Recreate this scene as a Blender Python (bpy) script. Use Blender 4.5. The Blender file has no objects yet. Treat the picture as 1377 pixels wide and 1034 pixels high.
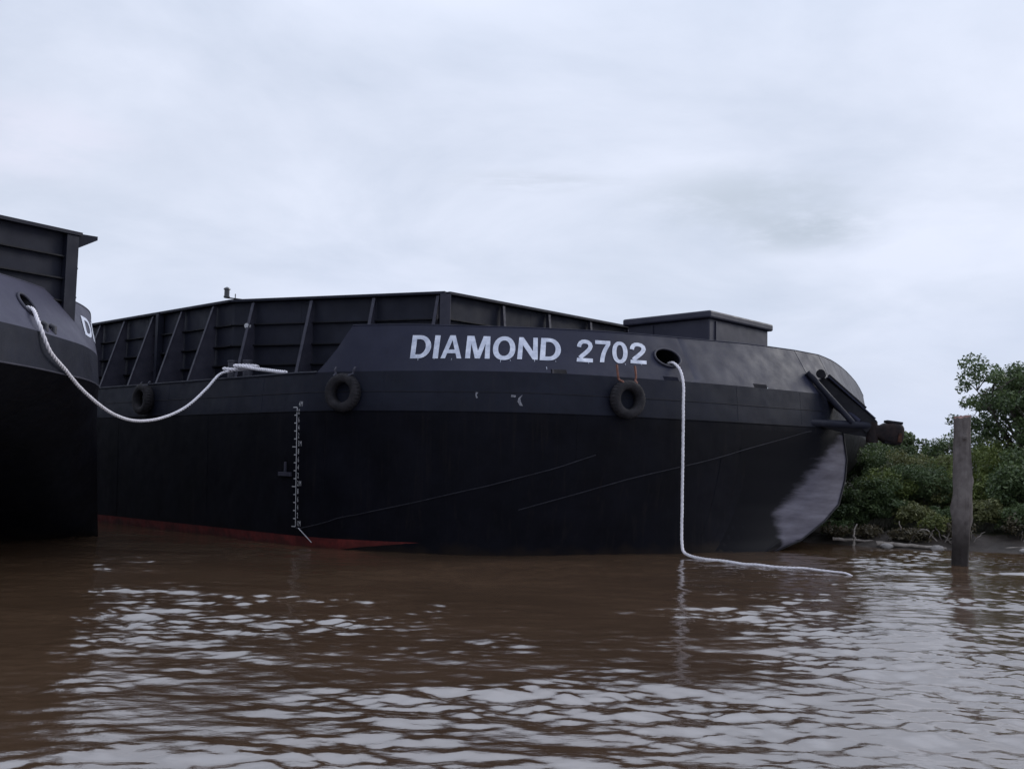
import bpy, bmesh, math, random
import numpy as np
from mathutils import Vector, Matrix, noise

random.seed(7)
RNG = np.random.default_rng(11)
SC = bpy.context.scene
COL = SC.collection
R = math.radians

# ------------------------------------------------------------------ camera, sky, sun, exposure
cam_d = bpy.data.cameras.new('camera')
cam = bpy.data.objects.new('camera', cam_d)
COL.objects.link(cam)
SC.camera = cam
cam_d.sensor_fit = 'HORIZONTAL'
cam_d.sensor_width = 36.0
cam_d.lens = 35.29
cam_d.clip_start = 0.1
cam_d.clip_end = 6000
EYE = Vector((0, 0, 2.17))
PITCH, ROLL = math.atan(106/1350), R(1.2)
fw = Vector((0, math.cos(PITCH), math.sin(PITCH)))
up = Vector((0, -math.sin(PITCH), math.cos(PITCH)))
rt = Vector((1, 0, 0))
rt, up = rt*math.cos(ROLL)+up*math.sin(ROLL), up*math.cos(ROLL)-rt*math.sin(ROLL)
m = Matrix.Identity(4)
for i in range(3):
    m[i][0], m[i][1], m[i][2], m[i][3] = rt[i], up[i], -fw[i], EYE[i]
cam.matrix_world = m

SUN_DIR = Vector((0.82, 0.38, 0.48)).normalized()      # towards the veiled sun
sun_el = math.asin(SUN_DIR.z)
sun_az = math.atan2(SUN_DIR.x, SUN_DIR.y)
world = bpy.data.worlds.new('World')
SC.world = world
world.use_nodes = True
nt = world.node_tree
nt.nodes.clear()
def N(tree, kind, **kw):
    n = tree.nodes.new(kind)
    for k, v in kw.items():
        if k == 'ins':
            for kk, vv in v.items(): n.inputs[kk].default_value = vv
        else: setattr(n, k, v)
    return n
out = N(nt, 'ShaderNodeOutputWorld')
bg = N(nt, 'ShaderNodeBackground', ins={'Strength': 0.1})
sky = N(nt, 'ShaderNodeTexSky', sky_type='NISHITA', sun_disc=False)
sky.sun_elevation = sun_el
sky.sun_rotation = sun_az
sky.air_density = 1.2; sky.dust_density = 2.5
tc = N(nt, 'ShaderNodeTexCoord')
sep = N(nt, 'ShaderNodeSeparateXYZ')
nt.links.new(tc.outputs['Generated'], sep.inputs[0])
# clouds lie on a high flat layer: direction / (height + a bit)
hz = N(nt, 'ShaderNodeMath', operation='MAXIMUM', ins={1: 0.0}); nt.links.new(sep.outputs['Z'], hz.inputs[0])
ha = N(nt, 'ShaderNodeMath', operation='ADD', ins={1: 0.22}); nt.links.new(hz.outputs[0], ha.inputs[0])
dx = N(nt, 'ShaderNodeMath', operation='DIVIDE'); dy = N(nt, 'ShaderNodeMath', operation='DIVIDE')
nt.links.new(sep.outputs['X'], dx.inputs[0]); nt.links.new(ha.outputs[0], dx.inputs[1])
nt.links.new(sep.outputs['Y'], dy.inputs[0]); nt.links.new(ha.outputs[0], dy.inputs[1])
cmb = N(nt, 'ShaderNodeCombineXYZ')
nt.links.new(dx.outputs[0], cmb.inputs[0]); nt.links.new(dy.outputs[0], cmb.inputs[1])
n1 = N(nt, 'ShaderNodeTexNoise', ins={'Scale': 1.5, 'Detail': 7.0, 'Roughness': 0.55, 'Distortion': 0.35})
n2 = N(nt, 'ShaderNodeTexNoise', ins={'Scale': 0.8, 'Detail': 4.0, 'Roughness': 0.5})
mp2 = N(nt, 'ShaderNodeMapping'); mp2.inputs['Location'].default_value = (3.1, 7.7, 0)
nt.links.new(cmb.outputs[0], n1.inputs['Vector'])
nt.links.new(cmb.outputs[0], mp2.inputs['Vector']); nt.links.new(mp2.outputs[0], n2.inputs['Vector'])
rp = N(nt, 'ShaderNodeValToRGB')      # cloud colour, grey lavender to white
rp.color_ramp.elements[0].position = 0.34; rp.color_ramp.elements[0].color = (6.4, 7.1, 8.6, 1)
rp.color_ramp.elements[1].position = 0.64; rp.color_ramp.elements[1].color = (8.3, 8.85, 10.4, 1)
nt.links.new(n1.outputs['Fac'], rp.inputs[0])
# the cloud deck is thick nearly everywhere; thinner toward the horizon on the right
rp2 = N(nt, 'ShaderNodeValToRGB')
rp2.color_ramp.elements[0].position = 0.30; rp2.color_ramp.elements[0].color = (0.80, 0.80, 0.80, 1)
rp2.color_ramp.elements[1].position = 0.60; rp2.color_ramp.elements[1].color = (0.97, 0.97, 0.97, 1)
nt.links.new(n2.outputs['Fac'], rp2.inputs[0])
mx = N(nt, 'ShaderNodeMix', data_type='RGBA')
nt.links.new(rp2.outputs[0], mx.inputs[0])
nt.links.new(sky.outputs[0], mx.inputs[6]); nt.links.new(rp.outputs[0], mx.inputs[7])
# a darker wisp of low cloud hanging over the bow
def wisp(prev, direction, size, tint, seed, amount):
    d = Vector(direction).normalized()
    mp = N(nt, 'ShaderNodeVectorMath', operation='SUBTRACT'); mp.inputs[1].default_value = d
    nt.links.new(tc.outputs['Generated'], mp.inputs[0])
    sc = N(nt, 'ShaderNodeVectorMath', operation='DIVIDE'); sc.inputs[1].default_value = size
    nt.links.new(mp.outputs[0], sc.inputs[0])
    nz = N(nt, 'ShaderNodeTexNoise', ins={'Scale': 1.3, 'Detail': 5.0, 'Roughness': 0.6})
    ad = N(nt, 'ShaderNodeVectorMath', operation='ADD'); ad.inputs[1].default_value = (seed, seed*2, 0)
    nt.links.new(sc.outputs[0], ad.inputs[0]); nt.links.new(ad.outputs[0], nz.inputs['Vector'])
    ln = N(nt, 'ShaderNodeVectorMath', operation='LENGTH'); nt.links.new(sc.outputs[0], ln.inputs[0])
    mr = N(nt, 'ShaderNodeMapRange', interpolation_type='SMOOTHSTEP', ins={1: 0.15, 2: 1.0, 3: 1.0, 4: 0.0})
    nt.links.new(ln.outputs['Value'], mr.inputs[0])
    mn = N(nt, 'ShaderNodeMapRange', interpolation_type='SMOOTHSTEP', ins={1: 0.34, 2: 0.66, 3: 0.0, 4: amount})
    nt.links.new(nz.outputs['Fac'], mn.inputs[0])
    mu = N(nt, 'ShaderNodeMath', operation='MULTIPLY'); nt.links.new(mr.outputs[0], mu.inputs[0]); nt.links.new(mn.outputs[0], mu.inputs[1])
    mm = N(nt, 'ShaderNodeMix', data_type='RGBA'); mm.inputs[7].default_value = (*tint, 1)
    nt.links.new(mu.outputs[0], mm.inputs[0]); nt.links.new(prev, mm.inputs[6])
    return mm.outputs[2]
low = N(nt, 'ShaderNodeMapRange', interpolation_type='SMOOTHSTEP', ins={1: 0.02, 2: 0.26, 3: 0.65, 4: 0.0}); nt.links.new(sep.outputs['Z'], low.inputs[0])
hm = N(nt, 'ShaderNodeMix', data_type='RGBA'); hm.inputs[7].default_value = (6.35, 7.15, 9.1, 1)
nt.links.new(low.outputs[0], hm.inputs[0]); nt.links.new(mx.outputs[2], hm.inputs[6])
last = hm.outputs[2]
last = wisp(last, (0.235, 1, 0.262), (0.16, 0.20, 0.055), (5.6, 6.3, 7.4), 0.4, 0.9)
last = wisp(last, (0.29, 1, 0.243), (0.10, 0.20, 0.032), (5.4, 6.1, 7.2), 2.9, 0.95)
last = wisp(last, (0.02, 1, 0.285), (0.12, 0.2, 0.016), (6.1, 6.7, 7.9), 5.2, 0.6)
last = wisp(last, (-0.50, 1, 0.32), (0.14, 0.2, 0.05), (8.0, 8.2, 9.7), 8.0, 0.7)
# overcast sky: brighter towards the zenith (CIE overcast distribution, softened)
zr_ = N(nt, 'ShaderNodeMapRange', interpolation_type='SMOOTHSTEP', ins={1: 0.30, 2: 0.95, 3: 1.0, 4: 1.6}); nt.links.new(sep.outputs['Z'], zr_.inputs[0])
zm = N(nt, 'ShaderNodeVectorMath', operation='SCALE'); nt.links.new(last, zm.inputs[0]); nt.links.new(zr_.outputs[0], zm.inputs['Scale'])
nt.links.new(zm.outputs[0], bg.inputs['Color'])
nt.links.new(bg.outputs[0], out.inputs['Surface'])

sl = bpy.data.lights.new('sun', 'SUN'); sl.energy = 1.5; sl.angle = R(25); sl.color = (1.0, 0.98, 0.96)
sun = bpy.data.objects.new('sun', sl); COL.objects.link(sun)
sun.rotation_euler = SUN_DIR.to_track_quat('Z', 'Y').to_euler()
SC.view_settings.view_transform = 'Standard'
SC.view_settings.look = 'None'
SC.view_settings.exposure = 0.0
SC.view_settings.gamma = 1.0
SC.view_settings.use_curve_mapping = False

# ------------------------------------------------------------------ helpers
def empty(name, loc, label=None, cat=None, group=None):
    o = bpy.data.objects.new(name, None); o.empty_display_size = 0.3
    o.location = loc; COL.objects.link(o); tag(o, label, cat, group); return o
def tag(o, label=None, cat=None, group=None, kind=None):
    if label: o['label'] = label
    if cat: o['category'] = cat
    if group: o['group'] = group
    if kind: o['kind'] = kind
    return o
def origin(o):
    p = Vector((0, 0, 0))
    while o is not None: p += Vector(o.location); o = o.parent
    return p
class MB:
    def __init__(s): s.v, s.f, s.mi = [], [], []
    def add(s, vs, fs, mi=0):
        b = len(s.v); s.v += [tuple(p) for p in vs]; s.f += [tuple(b+i for i in f) for f in fs]; s.mi += [mi]*len(fs)
    def box(s, c, size, ax=None, mi=0):
        c = Vector(c); a = [Vector(x) for x in (ax or ((1,0,0),(0,1,0),(0,0,1)))]
        vs = [c+a[0]*(x*size[0]/2)+a[1]*(y*size[1]/2)+a[2]*(z*size[2]/2) for z in (-1,1) for y in (-1,1) for x in (-1,1)]
        s.add(vs, [(0,2,3,1),(4,5,7,6),(0,1,5,4),(2,6,7,3),(0,4,6,2),(1,3,7,5)], mi)
    def prism(s, poly, d, mi=0):                # closed planar outline pushed along d
        n = len(poly); d = Vector(d); a = [Vector(p) for p in poly]
        s.add(a+[p+d for p in a], [tuple(range(n))[::-1], tuple(range(n, 2*n))]+[(i, (i+1) % n, n+(i+1) % n, n+i) for i in range(n)], mi)
    def beam(s, p, q, w, h, upv=(0,0,1), mi=0):
        p, q = Vector(p), Vector(q); d = (q-p); L = d.length; d.normalize()
        x = d.cross(Vector(upv)).normalized(); z = x.cross(d)
        s.box((p+q)/2, (L, w, h), (d, x, z), mi)
    def tube(s, pts, rad, n=8, mi=0, cap=True):
        pts = [Vector(p) for p in pts]; k = len(pts)
        rad = [rad]*k if not hasattr(rad, '__len__') else rad
        b = len(s.v); u = None
        for i, p in enumerate(pts):
            d = (pts[min(i+1, k-1)]-pts[max(i-1, 0)]).normalized()
            if u is None: u = d.orthogonal().normalized()
            else: u = (u-d*u.dot(d)).normalized()
            w = d.cross(u)
            for j in range(n):
                a = 2*math.pi*j/n
                s.v.append(tuple(p+(u*math.cos(a)+w*math.sin(a))*rad[i]))
        fs = [(b+i*n+j, b+i*n+(j+1) % n, b+(i+1)*n+(j+1) % n, b+(i+1)*n+j) for i in range(k-1) for j in range(n)]
        if cap: fs += [tuple(b+j for j in range(n))[::-1], tuple(b+(k-1)*n+j for j in range(n))]
        s.f += fs; s.mi += [mi]*len(fs)
    def grid(s, rows, mi=0, skip=None, mif=None):
        n = len(rows[0]); b = len(s.v)
        for r in rows: s.v += [tuple(p) for p in r]
        for i in range(len(rows)-1):
            for j in range(n-1):
                if skip and skip(i, j): continue
                s.f.append((b+i*n+j, b+i*n+j+1, b+(i+1)*n+j+1, b+(i+1)*n+j)); s.mi.append(mif(i, j) if mif else mi)
    def build(s, name, mats, parent=None, smooth=None, bevel=0, local=False):
        o0 = Vector((0, 0, 0)) if (parent is None or local) else origin(parent)
        me = bpy.data.meshes.new(name)
        me.from_pydata([tuple(Vector(p)-o0) for p in s.v], [], s.f)
        mats = mats if isinstance(mats, (list, tuple)) else [mats]
        for mt in mats: me.materials.append(mt)
        me.polygons.foreach_set('material_index', s.mi)
        if smooth is not None:
            me.polygons.foreach_set('use_smooth', [True]*len(me.polygons))
            me.set_sharp_from_angle(angle=R(smooth))
        me.update()
        o = bpy.data.objects.new(name, me); COL.objects.link(o)
        if parent: o.parent = parent
        if bevel:
            md = o.modifiers.new('bevel', 'BEVEL'); md.width = bevel; md.segments = 2; md.limit_method = 'ANGLE'
        return o
def crv(pts, n):                                # Catmull-Rom through points
    P = [Vector(p) for p in pts]; P = [P[0]*2-P[1]]+P+[P[-1]*2-P[-2]]; o = []
    for i in range(1, len(P)-2):
        for k in range(n):
            t = k/n; a, b, c, d = P[i-1:i+3]
            o.append(0.5*((2*b)+(c-a)*t+(2*a-5*b+4*c-d)*t*t+(3*b-a-3*c+d)*t**3))
    o.append(P[-2]); return o
def lerp(a, b, t): return a+(b-a)*t
def table(xs, ys, x):
    if x <= xs[0]: return ys[0]
    for i in range(1, len(xs)):
        if x <= xs[i]: return lerp(ys[i-1], ys[i], (x-xs[i-1])/(xs[i]-xs[i-1]))
    return ys[-1]

# ------------------------------------------------------------------ materials
def new_mat(name):
    mt = bpy.data.materials.new(name); mt.use_nodes = True
    return mt, mt.node_tree, mt.node_tree.nodes['Principled BSDF']
def painted(name, c1, c2, scale=2.0, rough=(0.35, 0.6), bump=0.05, streak=None, metallic=0.0, fine=60, spec=0.5):
    """paint or weathered surface: two tones on noise, optional vertical streaks, fine relief"""
    mt, t, b = new_mat(name)
    co = N(t, 'ShaderNodeTexCoord')
    nz = N(t, 'ShaderNodeTexNoise', ins={'Scale': scale, 'Detail': 8.0, 'Roughness': 0.65})
    t.links.new(co.outputs['Object'], nz.inputs['Vector'])
    r = N(t, 'ShaderNodeValToRGB'); r.color_ramp.elements[0].position = 0.35; r.color_ramp.elements[1].position = 0.68
    r.color_ramp.elements[0].color = (*c1, 1); r.color_ramp.elements[1].color = (*c2, 1)
    t.links.new(nz.outputs['Fac'], r.inputs[0]); col = r.outputs[0]
    if streak:
        mp = N(t, 'ShaderNodeMapping'); mp.inputs['Scale'].default_value = (5, 5, 0.25)
        t.links.new(co.outputs['Object'], mp.inputs['Vector'])
        sn = N(t, 'ShaderNodeTexNoise', ins={'Scale': 1.6, 'Detail': 6.0, 'Roughness': 0.7}); t.links.new(mp.outputs[0], sn.inputs['Vector'])
        sr = N(t, 'ShaderNodeMapRange', ins={1: 0.54, 2: 0.80, 3: 0.0, 4: streak[1]}); t.links.new(sn.outputs['Fac'], sr.inputs[0])
        mm = N(t, 'ShaderNodeMix', data_type='RGBA'); mm.inputs[7].default_value = (*streak[0], 1)
        t.links.new(sr.outputs[0], mm.inputs[0]); t.links.new(col, mm.inputs[6]); col = mm.outputs[2]
    t.links.new(col, b.inputs['Base Color'])
    nf = N(t, 'ShaderNodeTexNoise', ins={'Scale': scale*2.3, 'Detail': 6.0}); t.links.new(co.outputs['Object'], nf.inputs['Vector'])
    rr = N(t, 'ShaderNodeMapRange', ins={1: 0.3, 2: 0.7, 3: rough[0], 4: rough[1]}); t.links.new(nf.outputs['Fac'], rr.inputs[0])
    t.links.new(rr.outputs[0], b.inputs['Roughness'])
    b.inputs['Metallic'].default_value = metallic
    b.inputs['Specular IOR Level'].default_value = spec
    if bump:
        n3 = N(t, 'ShaderNodeTexNoise', ins={'Scale': fine, 'Detail': 4.0}); t.links.new(co.outputs['Object'], n3.inputs['Vector'])
        n4 = N(t, 'ShaderNodeTexNoise', ins={'Scale': 1.1, 'Detail': 2.0}); t.links.new(co.outputs['Object'], n4.inputs['Vector'])
        ad = N(t, 'ShaderNodeMath', operation='MULTIPLY_ADD', ins={1: 8.0}); t.links.new(n4.outputs['Fac'], ad.inputs[0]); t.links.new(n3.outputs['Fac'], ad.inputs[2])
        bp = N(t, 'ShaderNodeBump', ins={'Strength': 0.5, 'Distance': bump*0.05}); t.links.new(ad.outputs[0], bp.inputs['Height'])
        t.links.new(bp.outputs[0], b.inputs['Normal'])
    return mt
HULL = painted('hull_black_paint', (0.0023, 0.0024, 0.0044), (0.0048, 0.0050, 0.0088), 0.9, (0.5, 0.68), 0.16, ((0.015, 0.012, 0.012), 0.6), spec=0.07)
BELT = painted('belt_blue_black_paint', (0.0058, 0.0070, 0.0140), (0.0102, 0.0120, 0.0225), 1.1, (0.5, 0.66), 0.16, ((0.022, 0.019, 0.021), 0.45), spec=0.17)
GREY = painted('bulwark_grey_paint', (0.0122, 0.0136, 0.0285), (0.0172, 0.0190, 0.0385), 0.9, (0.5, 0.66), 0.10, ((0.0100, 0.0100, 0.0170), 0.5), spec=0.2)
GREY2 = painted('bulwark_lighter_grey_paint', (0.036, 0.036, 0.058), (0.050, 0.049, 0.076), 0.9, (0.5, 0.66), 0.10, ((0.030, 0.027, 0.032), 0.45), spec=0.2)
COAM = painted('coaming_dark_paint', (0.0085, 0.0095, 0.0175), (0.0150, 0.0165, 0.028), 1.2, (0.5, 0.68), 0.12, ((0.024, 0.021, 0.022), 0.3), spec=0.2)
RIB = painted('rib_paint', (0.026, 0.026, 0.040), (0.044, 0.043, 0.060), 3, (0.5, 0.7), 0.1, spec=0.25)
RED = painted('antifouling_red', (0.050, 0.010, 0.010), (0.140, 0.022, 0.020), 2.6, (0.5, 0.75), 0.1, ((0.02, 0.010, 0.010), 0.85), spec=0.15)
RAKE = painted('bow_scraped_paint', (0.030, 0.028, 0.037), (0.056, 0.053, 0.068), 1.4, (0.5, 0.7), 0.12, ((0.02, 0.018, 0.023), 0.6), spec=0.2)
WHITE = painted('lettering_paint', (0.34, 0.37, 0.46), (0.60, 0.63, 0.72), 5, (0.5, 0.7), 0.03, ((0.25, 0.25, 0.30), 0.5))
DULL = painted('draft_mark_paint', (0.32, 0.32, 0.34), (0.52, 0.52, 0.54), 9, (0.6, 0.8), 0.0)
CHINE = painted('weld_bead', (0.010, 0.010, 0.015), (0.024, 0.024, 0.032), 3, (0.5, 0.7), 0.1, spec=0.15)
SCUFF = painted('paint_scuff', (0.10, 0.10, 0.12), (0.24, 0.24, 0.27), 18, (0.6, 0.8), 0.0)
DARK = painted('dark_steel', (0.0055, 0.0055, 0.0085), (0.0105, 0.0105, 0.0145), 3, (0.5, 0.7), 0.1, spec=0.2)
RUST = painted('rusty_steel', (0.008, 0.007, 0.009), (0.026, 0.017, 0.016), 5, (0.6, 0.85), 0.3, spec=0.15)
RUSTO = painted('bright_rust', (0.03, 0.016, 0.013), (0.075, 0.034, 0.022), 8, (0.7, 0.9), 0.3, spec=0.15)
ORANGE = painted('rust_orange_lashing', (0.09, 0.035, 0.025), (0.18, 0.065, 0.04), 14, (0.7, 0.9), 0.2)
RUBBER = painted('tyre_rubber', (0.009, 0.0085, 0.011), (0.027, 0.025, 0.028), 5, (0.7, 0.9), 0.3, spec=0.2)
PALE = painted('bitt_paint', (0.028, 0.028, 0.04), (0.05, 0.05, 0.068), 6, (0.5, 0.7), 0.1)
ROPE = painted('rope_white_fibre', (0.55, 0.53, 0.57), (0.74, 0.72, 0.76), 9, (0.75, 0.9), 0.1, fine=160)
WOOD = painted('weathered_wood', (0.085, 0.073, 0.069), (0.165, 0.145, 0.138), 3.0, (0.7, 0.9), 0.9, ((0.030, 0.022, 0.018), 0.95), spec=0.15)
def wet_stain(mt, z0, z1, amount, tint=(0.020, 0.016, 0.015), sc=5.0):
    t = mt.node_tree; b = t.nodes['Principled BSDF']; src = b.inputs['Base Color'].links[0].from_socket
    co = N(t, 'ShaderNodeTexCoord'); sp = N(t, 'ShaderNodeSeparateXYZ'); t.links.new(co.outputs['Object'], sp.inputs[0])
    nz = N(t, 'ShaderNodeTexNoise', ins={'Scale': sc, 'Detail': 5.0}); t.links.new(co.outputs['Object'], nz.inputs['Vector'])
    ad = N(t, 'ShaderNodeMath', operation='MULTIPLY_ADD', ins={1: -0.7}); t.links.new(nz.outputs['Fac'], ad.inputs[0]); t.links.new(sp.outputs['Z'], ad.inputs[2])
    mr = N(t, 'ShaderNodeMapRange', interpolation_type='SMOOTHSTEP', ins={1: z0-0.35, 2: z1-0.35, 3: amount, 4: 0.0}); t.links.new(ad.outputs[0], mr.inputs[0])
    mm = N(t, 'ShaderNodeMix', data_type='RGBA'); mm.inputs[7].default_value = (*tint, 1)
    t.links.new(mr.outputs[0], mm.inputs[0]); t.links.new(src, mm.inputs[6]); t.links.new(mm.outputs[2], b.inputs['Base Color'])
wet_stain(WOOD, 0.35, 1.35, 0.92)
wet_stain(HULL, -0.05, 0.30, 0.55, (0.020, 0.014, 0.010), 2.0)
wet_stain(RED, -0.05, 0.22, 0.6, (0.018, 0.012, 0.009), 2.0)
WORN = painted('lug_paint', (0.015, 0.015, 0.022), (0.03, 0.03, 0.04), 8, (0.5, 0.7), 0.1)
REDWOOD = painted('sawn_wood_end', (0.10, 0.05, 0.045), (0.18, 0.09, 0.075), 9, (0.7, 0.9), 0.3)
DRIFT = painted('driftwood', (0.12, 0.10, 0.085), (0.30, 0.27, 0.24), 6, (0.7, 0.95), 0.4)
BARK = painted('bark', (0.035, 0.028, 0.022), (0.085, 0.072, 0.060), 6, (0.7, 0.95), 0.5)
MUD = painted('river_mud', (0.022, 0.017, 0.014), (0.060, 0.049, 0.042), 1.3, (0.5, 0.8), 0.8, spec=0.3)
SOIL = painted('leaf_litter_soil', (0.012, 0.012, 0.006), (0.034, 0.036, 0.016), 2.5, (0.7, 0.95), 0.8, spec=0.2)
STONE = painted('bank_stone', (0.16, 0.15, 0.14), (0.32, 0.30, 0.29), 6, (0.6, 0.9), 0.4)
GREYD = painted('deck_house_paint', (0.021, 0.0215, 0.037), (0.031, 0.0315, 0.050), 1.3, (0.45, 0.6), 0.10, ((0.022, 0.02, 0.026), 0.4), spec=0.25)
GLASS = painted('lamp_lens', (0.02, 0.022, 0.028), (0.035, 0.036, 0.045), 8, (0.15, 0.3), 0)
def leaf_mat(name, c1, c2, c3):
    mt, t, b = new_mat(name)
    g = N(t, 'ShaderNodeNewGeometry')
    r = N(t, 'ShaderNodeValToRGB'); e = r.color_ramp.elements
    e[0].position = 0.0; e[0].color = (*c1, 1); e[1].position = 1.0; e[1].color = (*c3, 1)
    k = e.new(0.55); k.color = (*c2, 1)
    co = N(t, 'ShaderNodeTexCoord'); nz = N(t, 'ShaderNodeTexNoise', ins={'Scale': 1.6, 'Detail': 2.0})
    t.links.new(co.outputs['Object'], nz.inputs['Vector'])
    ad = N(t, 'ShaderNodeMath', operation='MULTIPLY_ADD', ins={1: 0.6, 2: -0.28}); t.links.new(g.outputs['Random Per Island'], ad.inputs[0])
    a2 = N(t, 'ShaderNodeMath', operation='ADD'); t.links.new(ad.outputs[0], a2.inputs[0]); t.links.new(nz.outputs['Fac'], a2.inputs[1])
    t.links.new(a2.outputs[0], r.inputs[0]); t.links.new(r.outputs[0], b.inputs['Base Color'])
    b.inputs['Roughness'].default_value = 0.5
    b.inputs['Specular IOR Level'].default_value = 0.35
    tr = N(t, 'ShaderNodeBsdfTranslucent'); t.links.new(r.outputs[0], tr.inputs['Color'])
    ms = N(t, 'ShaderNodeMixShader', ins={0: 0.35}); o = t.nodes['Material Output']
    t.links.new(b.outputs[0], ms.inputs[1]); t.links.new(tr.outputs[0], ms.inputs[2]); t.links.new(ms.outputs[0], o.inputs['Surface'])
    return mt
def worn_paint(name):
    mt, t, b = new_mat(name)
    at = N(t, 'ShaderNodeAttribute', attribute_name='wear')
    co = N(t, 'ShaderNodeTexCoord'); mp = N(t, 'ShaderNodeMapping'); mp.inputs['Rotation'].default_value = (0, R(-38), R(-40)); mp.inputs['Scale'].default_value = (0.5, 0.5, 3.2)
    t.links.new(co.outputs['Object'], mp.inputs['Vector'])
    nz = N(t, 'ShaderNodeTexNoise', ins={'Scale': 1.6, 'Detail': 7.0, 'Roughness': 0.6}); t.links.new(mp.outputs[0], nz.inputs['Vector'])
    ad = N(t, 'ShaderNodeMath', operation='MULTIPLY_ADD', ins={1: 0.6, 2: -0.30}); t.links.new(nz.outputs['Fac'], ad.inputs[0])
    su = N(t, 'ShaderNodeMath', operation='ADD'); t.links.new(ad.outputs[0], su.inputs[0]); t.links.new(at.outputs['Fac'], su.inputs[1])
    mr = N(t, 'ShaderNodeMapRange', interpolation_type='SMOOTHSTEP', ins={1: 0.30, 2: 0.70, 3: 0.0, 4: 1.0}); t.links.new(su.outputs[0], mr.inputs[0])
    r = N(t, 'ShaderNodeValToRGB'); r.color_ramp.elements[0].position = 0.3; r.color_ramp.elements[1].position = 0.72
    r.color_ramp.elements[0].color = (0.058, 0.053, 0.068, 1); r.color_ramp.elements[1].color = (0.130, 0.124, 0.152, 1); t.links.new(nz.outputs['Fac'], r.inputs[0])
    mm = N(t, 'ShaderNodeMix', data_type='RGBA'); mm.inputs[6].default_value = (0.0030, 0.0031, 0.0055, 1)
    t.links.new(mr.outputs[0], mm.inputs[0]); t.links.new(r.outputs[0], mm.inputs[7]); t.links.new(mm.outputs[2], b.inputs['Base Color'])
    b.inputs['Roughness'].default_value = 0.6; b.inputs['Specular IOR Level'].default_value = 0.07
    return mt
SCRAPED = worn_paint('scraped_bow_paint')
LEAF_DARK = leaf_mat('leaf_dark_green', (0.036, 0.058, 0.024), (0.072, 0.108, 0.042), (0.125, 0.165, 0.062))
LEAF_MID = leaf_mat('leaf_mid_green', (0.070, 0.100, 0.026), (0.150, 0.190, 0.052), (0.230, 0.265, 0.082))
LEAF_OLIVE = leaf_mat('leaf_olive', (0.075, 0.085, 0.033), (0.145, 0.155, 0.060), (0.22, 0.22, 0.09))
LEAF_YEL = leaf_mat('leaf_yellow_green', (0.05, 0.07, 0.02), (0.11, 0.13, 0.035), (0.19, 0.19, 0.06))
LEAF_BRN = leaf_mat('leaf_dry_brown', (0.035, 0.030, 0.018), (0.075, 0.062, 0.036), (0.13, 0.11, 0.06))
def water_mat():
    mt, t, b = new_mat('muddy_river_water')
    co = N(t, 'ShaderNodeTexCoord')
    nz = N(t, 'ShaderNodeTexNoise', ins={'Scale': 0.35, 'Detail': 4.0}); t.links.new(co.outputs['Object'], nz.inputs['Vector'])
    r = N(t, 'ShaderNodeValToRGB'); r.color_ramp.elements[0].position = 0.3; r.color_ramp.elements[1].position = 0.7
    r.color_ramp.elements[0].color = (0.051, 0.0315, 0.019, 1); r.color_ramp.elements[1].color = (0.071, 0.044, 0.027, 1)
    t.links.new(nz.outputs['Fac'], r.inputs[0]); t.links.new(r.outputs[0], b.inputs['Base Color'])
    b.inputs['Roughness'].default_value = 0.012
    b.inputs['IOR'].default_value = 3.3
    mp = N(t, 'ShaderNodeMapping'); mp.inputs['Scale'].default_value = (1.0, 2.2, 1.0); mp.inputs['Rotation'].default_value = (0, 0, R(-12))
    t.links.new(co.outputs['Object'], mp.inputs['Vector'])
    n2 = N(t, 'ShaderNodeTexNoise', ins={'Scale': 9.0, 'Detail': 4.0, 'Roughness': 0.6}); t.links.new(mp.outputs[0], n2.inputs['Vector'])
    bp = N(t, 'ShaderNodeBump', ins={'Strength': 0.16, 'Distance': 0.02}); t.links.new(n2.outputs['Fac'], bp.inputs['Height'])
    t.links.new(bp.outputs[0], b.inputs['Normal'])
    return mt
WATER = water_mat()

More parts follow.
